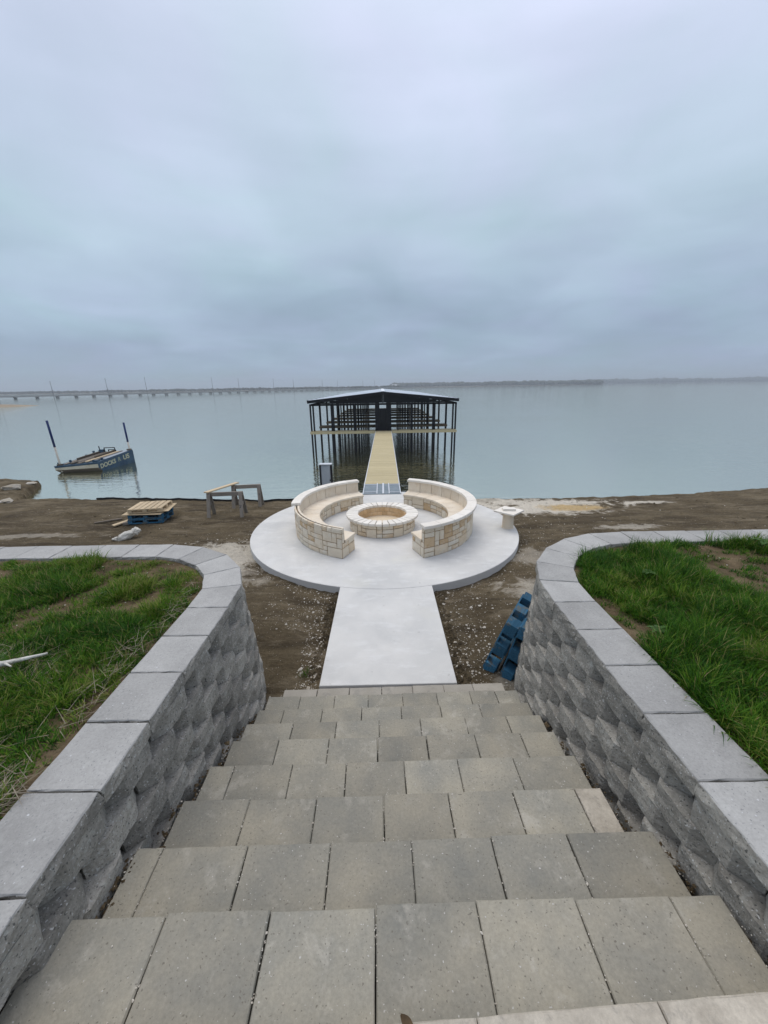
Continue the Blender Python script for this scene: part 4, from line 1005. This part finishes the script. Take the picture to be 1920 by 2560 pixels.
bb('bow_rail', bl(0, .0, .02), bl(1, .0, .02), .08, .08, M_bluehull); bb('side_rail', bl(.98, 0, .02), bl(.98, 1, .02), .08, .06, M_bluehull); bb('side_rail', bl(.02, 0, .02), bl(.02, 1, .02), .08, .06, M_bluehull)
for u0, v0, u1, v1, w, h, mt in ((.12, .12, .15, .95, .20, .05, M_grey), (.30, .08, .36, .95, .22, .07, M_brownw), (.42, .15, .50, .9, .14, .08, M_grey), (.50, .05, .52, .6, .22, .05, M_brownw), (.62, .12, .70, .92, .18, .06, M_bare), (.75, .2, .76, .95, .16, .05, M_grey), (.2, .35, .24, .98, .12, .14, M_brownw), (.58, .4, .6, .95, .10, .13, M_brownw)):
    bb('deck_board', bl(u0, v0, h), bl(u1, v1, h), w, h, mt)
bb('hatch', bl(.80, .12, .06), bl(.93, .12, .06), .30, .10, M_bluehull); bb('deck_plate', bl(.86, .3, .03), bl(.9, .95, .03), .34, .03, M_grpanel)
for u, v, h in ((.03, .08, .22), (.16, .22, .22), (.18, .6, .24), (.1, .88, .28), (.82, .10, .16), (.88, .25, .16)): bb('cleat_post', bl(u, v), bl(u, v, h), .12, .10, M_bluehull)
# winch frame on the far side
for a, c in (((.35, .92, 0), (.35, .92, .42)), ((.62, .92, 0), (.62, .92, .36)), ((.35, .92, .40), (.62, .92, .36)), ((.45, .92, 0), (.45, .92, .25)), ((.45, .92, .24), (.62, .92, .20)), ((.22, .93, 0), (.22, .93, .55)), ((.22, .93, .3), (.36, .92, .2))): bb('winch_frame', bl(*a), bl(*c), .05, .05, M_black)
bb('winch_drum', bl(.22, .92, .16), bl(.32, .92, .16), .28, .28, M_bluehull)
for nm, (u, v), top, sp in (('mast', (.09, .04), Vector((-21.02, 24.75, 1.62)), .50), ('mast', (.94, .97), Vector((-18.72, 28.5, 1.14)), .57)):
    p = bl(u, v, -.4); d = top - p; mid = p + d * (1 - sp) + d * .0
    b = MB().tube(p, mid, .058, .058, 12); sm_ = b.build('spud_mast', M_mastwhite, None, True); inv(sm_, root)
    b = MB().tube(mid, top, .064, .064, 12); o = b.build('mast_upper', M_mastblue, None, True); sub(o, sm_)
    bb('mast_sleeve', bl(u, v, -.02), bl(u, v, .14), .24, .24, M_brownw)
# lettering on the long side
def lettering(txt, mat, u0, u1, dz, size):
    cu = bpy.data.curves.new('lettering', 'FONT'); cu.body = txt; cu.size = size; cu.extrude = .004; cu.offset = .012
    t = bpy.data.objects.new('lettering', cu); COL.objects.link(t); dg = bpy.context.evaluated_depsgraph_get(); me = bpy.data.meshes.new_from_object(t.evaluated_get(dg)); bpy.data.objects.remove(t)
    V = np.array([v.co[:] for v in me.vertices]); wx0, wx1 = V[:, 0].min(), V[:, 0].max()
    for v in me.vertices:
        s = u0 + (v.co.x - wx0) / (wx1 - wx0) * (u1 - u0); q = bl(1.0, s); h = v.co.y
        t_ = 1 - s
        nx_ = Vector(((C_ - B_).y, -(C_ - B_).x, 0)).normalized()
        v.co = q + Vector((0, 0, -dz - .02 + h - .20)) + nx_ * (.010 + v.co.z)
    me.materials.clear(); me.materials.append(mat); o = mobj('lettering', me); sub(o, hull)
lettering('DOCKS', M_letter, .05, .46, .19, .40); lettering('R', M_faded, .53, .61, .19, .42); lettering('US', M_letter, .68, .86, .20, .46)

# ------------------------------------------------------------------ far shore, bridge, power poles
def fardir(u): return (u - 960) / 961
def strip(pts, hl, label, name='far_shore', depth=160):
    # pts: (u, forward distance) of the waterline ; low land behind it
    V = []; 
    for u, d in pts:
        x = fardir(u) * d * .95
        V += [(x, d, WZ - .6), (x * 1.006, d * 1.006, WZ + hl * .25), (x * (1 + depth / d), d + depth, WZ + hl), (x * (1 + 3 * depth / d), d + 3 * depth, WZ - 1)]
    n = len(pts); F = [(4 * i + q, 4 * i + 4 + q, 4 * i + 5 + q, 4 * i + 1 + q) for i in range(n - 1) for q in range(3)]
    o = mobj(name, mesh(name, V, [f for f in F], M_farland)); tag(o, kind='structure')
ICO = None
def woods(specs, label):
    import bmesh
    bm = bmesh.new(); bmesh.ops.create_icosphere(bm, subdivisions=1, radius=1); iv = np.array([v.co[:] for v in bm.verts]); fi = np.array([[v.index for v in f.verts] for f in bm.faces]); bm.free()
    Vs, Fs = [], []; n0 = 0
    for (u0, u1, d0, d1, n, s0, s1, z0) in specs:
        for i in range(n):
            f = rng.uniform(); u = u0 + (u1 - u0) * f; d = d0 + (d1 - d0) * f + rng.uniform(4, 90); x = fardir(u) * d * .95
            env = .55 + .75 * float(fbm(np.array(u * .02), np.array(3.3))); s = rng.uniform(s0, s1) * env
            v = iv * rng.uniform(.7, 1.25, iv.shape) * (s * 1.3, s * 1.3, s * .8) + (x, d, WZ + z0 + s * .5); Vs.append(v); Fs.append(fi + n0); n0 += len(iv)
    V = np.concatenate(Vs); F = np.concatenate(Fs)
    o = mobj('far_wood', mesh('far_wood', V, [tuple(map(int, f)) for f in F], M_trees)); tag(o, label, 'wood', kind='stuff')
strip([(-700, 1000), (0, 1050), (500, 1100), (1010, 1150)], 3.5, '')
strip([(960, 1500), (1100, 1420), (1300, 1400), (1512, 1380)], 4.5, '')
strip([(1440, 2200), (1700, 2200), (1960, 2200), (2500, 2200)], 8, '')
woods([(-600, 1010, 1000, 1150, 1700, 2.4, 4.6, 2.2)], 'low hazy tree line beyond the long bridge on the left')
woods([(985, 1508, 1495, 1385, 1100, 5.5, 11, 3)], 'wooded point of the far shore right of the dock roof')
woods([(1440, 2450, 2200, 2200, 1000, 9, 17, 4)], 'distant wooded shore at the far right')
root = empty('white_building', (20, 1410, WZ + 6)); tag(root, 'tiny white building on the far shore above the dock roof', 'building')
wxb = fardir(991) * 1400 * .95
root.location = (wxb, 1400, WZ)
MB().box((0, 0, 5.5), (16, 8, 5)).build('wall', M_house, root); V = [(-9, -5, 8.0), (9, -5, 8.0), (9, 5, 8.0), (-9, 5, 8.0), (-9, 0, 10.4), (9, 0, 10.4)]
mobj('roof', mesh('roof', V, [(0, 1, 5, 4), (2, 3, 4, 5), (0, 4, 3), (1, 2, 5), (3, 2, 1, 0)], M_house), root)
D0 = 303.0
def bpos(k): return Vector(((-916.6 + 20.7 * k) / 961 * D0, (D0 * (1 + .0394 * k) - 1.6) / .95))
bd = (bpos(1) - bpos(0)).normalized(); bn = Vector((bd.y, -bd.x)); byaw = math.atan2(bd.y, bd.x)
root = empty('lake_bridge', (bpos(10).x, bpos(10).y, WZ)); tag(root, 'long low concrete bridge crossing the lake on the left horizon', 'bridge')
p0, p1 = bpos(-4), bpos(56)
o = pbeam('bridge_deck', (p0.x, p0.y, .05), (p1.x, p1.y, .05), 6, .8, M_conc_far, None); inv(o, root)
for s in (-1, 1): o = pbeam('parapet', (p0.x + bn.x * 2.9 * s, p0.y + bn.y * 2.9 * s, 0.65), (p1.x + bn.x * 2.9 * s, p1.y + bn.y * 2.9 * s, 0.65), .3, .45, M_conc_far, None); inv(o, root)
pm = MB(); pm.box((0, 0, -.65), (.9, 5.2, .6)); 
for q in (-1.5, 1.5): pm.box((0, q, -2.2), (.8, .8, 2.6))
pm = pm.mesh('pier', M_conc_far)
for k in range(-3, 55):
    p = bpos(k); o = mobj('pier', pm, None, (p.x, p.y, 0), (0, 0, byaw)); inv(o, root)
desc = ['leftmost power pole, cut by the picture edge above the bridge', 'second power pole from the left beyond the bridge', 'third power pole from the left beyond the bridge', 'fourth power pole from the left beyond the bridge', 'fifth power pole from the left beyond the bridge', 'sixth power pole from the left beyond the bridge', 'seventh power pole from the left beyond the bridge', 'eighth power pole from the left beyond the bridge', 'ninth power pole from the left, small above the dock', 'tenth power pole from the left, small above the dock', 'eleventh power pole from the left, faint above the dock', 'twelfth power pole from the left, faint beside the dock ridge']
for (u, h), lab in zip(((13, 42), (152, 40), (289, 43), (386, 43), (550, 38), (615, 34), (701, 31), (750, 28), (821, 25), (859, 23), (921, 21), (950, 20)), desc):
    k = (916.6 - (960 - u)) / (20.7 + .0394 * (960 - u)); p = bpos(k) + bn * -9 * 0 - bn * 8; dd = p.y
    root = empty('power_pole', (p.x, p.y, WZ)); tag(root, lab, 'power pole', 'power poles along the bridge'); hh = h * dd * .96 / 961
    MB().tube((0, 0, -.5), (0, 0, hh), .28, .15, 6).build('pole', M_pole, root)
    MB().box((0, 0, hh * .95), (.9, .14, .14)).build('cross_arm', M_pole, root)

# ------------------------------------------------------------------ haze
o = MB().box((0, 1350, 20), (5600, 2900, 50)).build('haze', None); tag(o, 'thin pale haze over the lake', 'haze', kind='stuff')
hm = bpy.data.materials.new('haze_air'); hm.use_nodes = True; hn = hm.node_tree
for n in list(hn.nodes): hn.nodes.remove(n)
ho = hn.nodes.new('ShaderNodeOutputMaterial'); hv = hn.nodes.new('ShaderNodeVolumePrincipled')
hv.inputs['Color'].default_value = (.80, .86, .92, 1); hv.inputs['Density'].default_value = .00045; hv.inputs['Anisotropy'].default_value = .2
hn.links.new(hv.outputs[0], ho.inputs['Volume']); o.data.materials.append(hm)
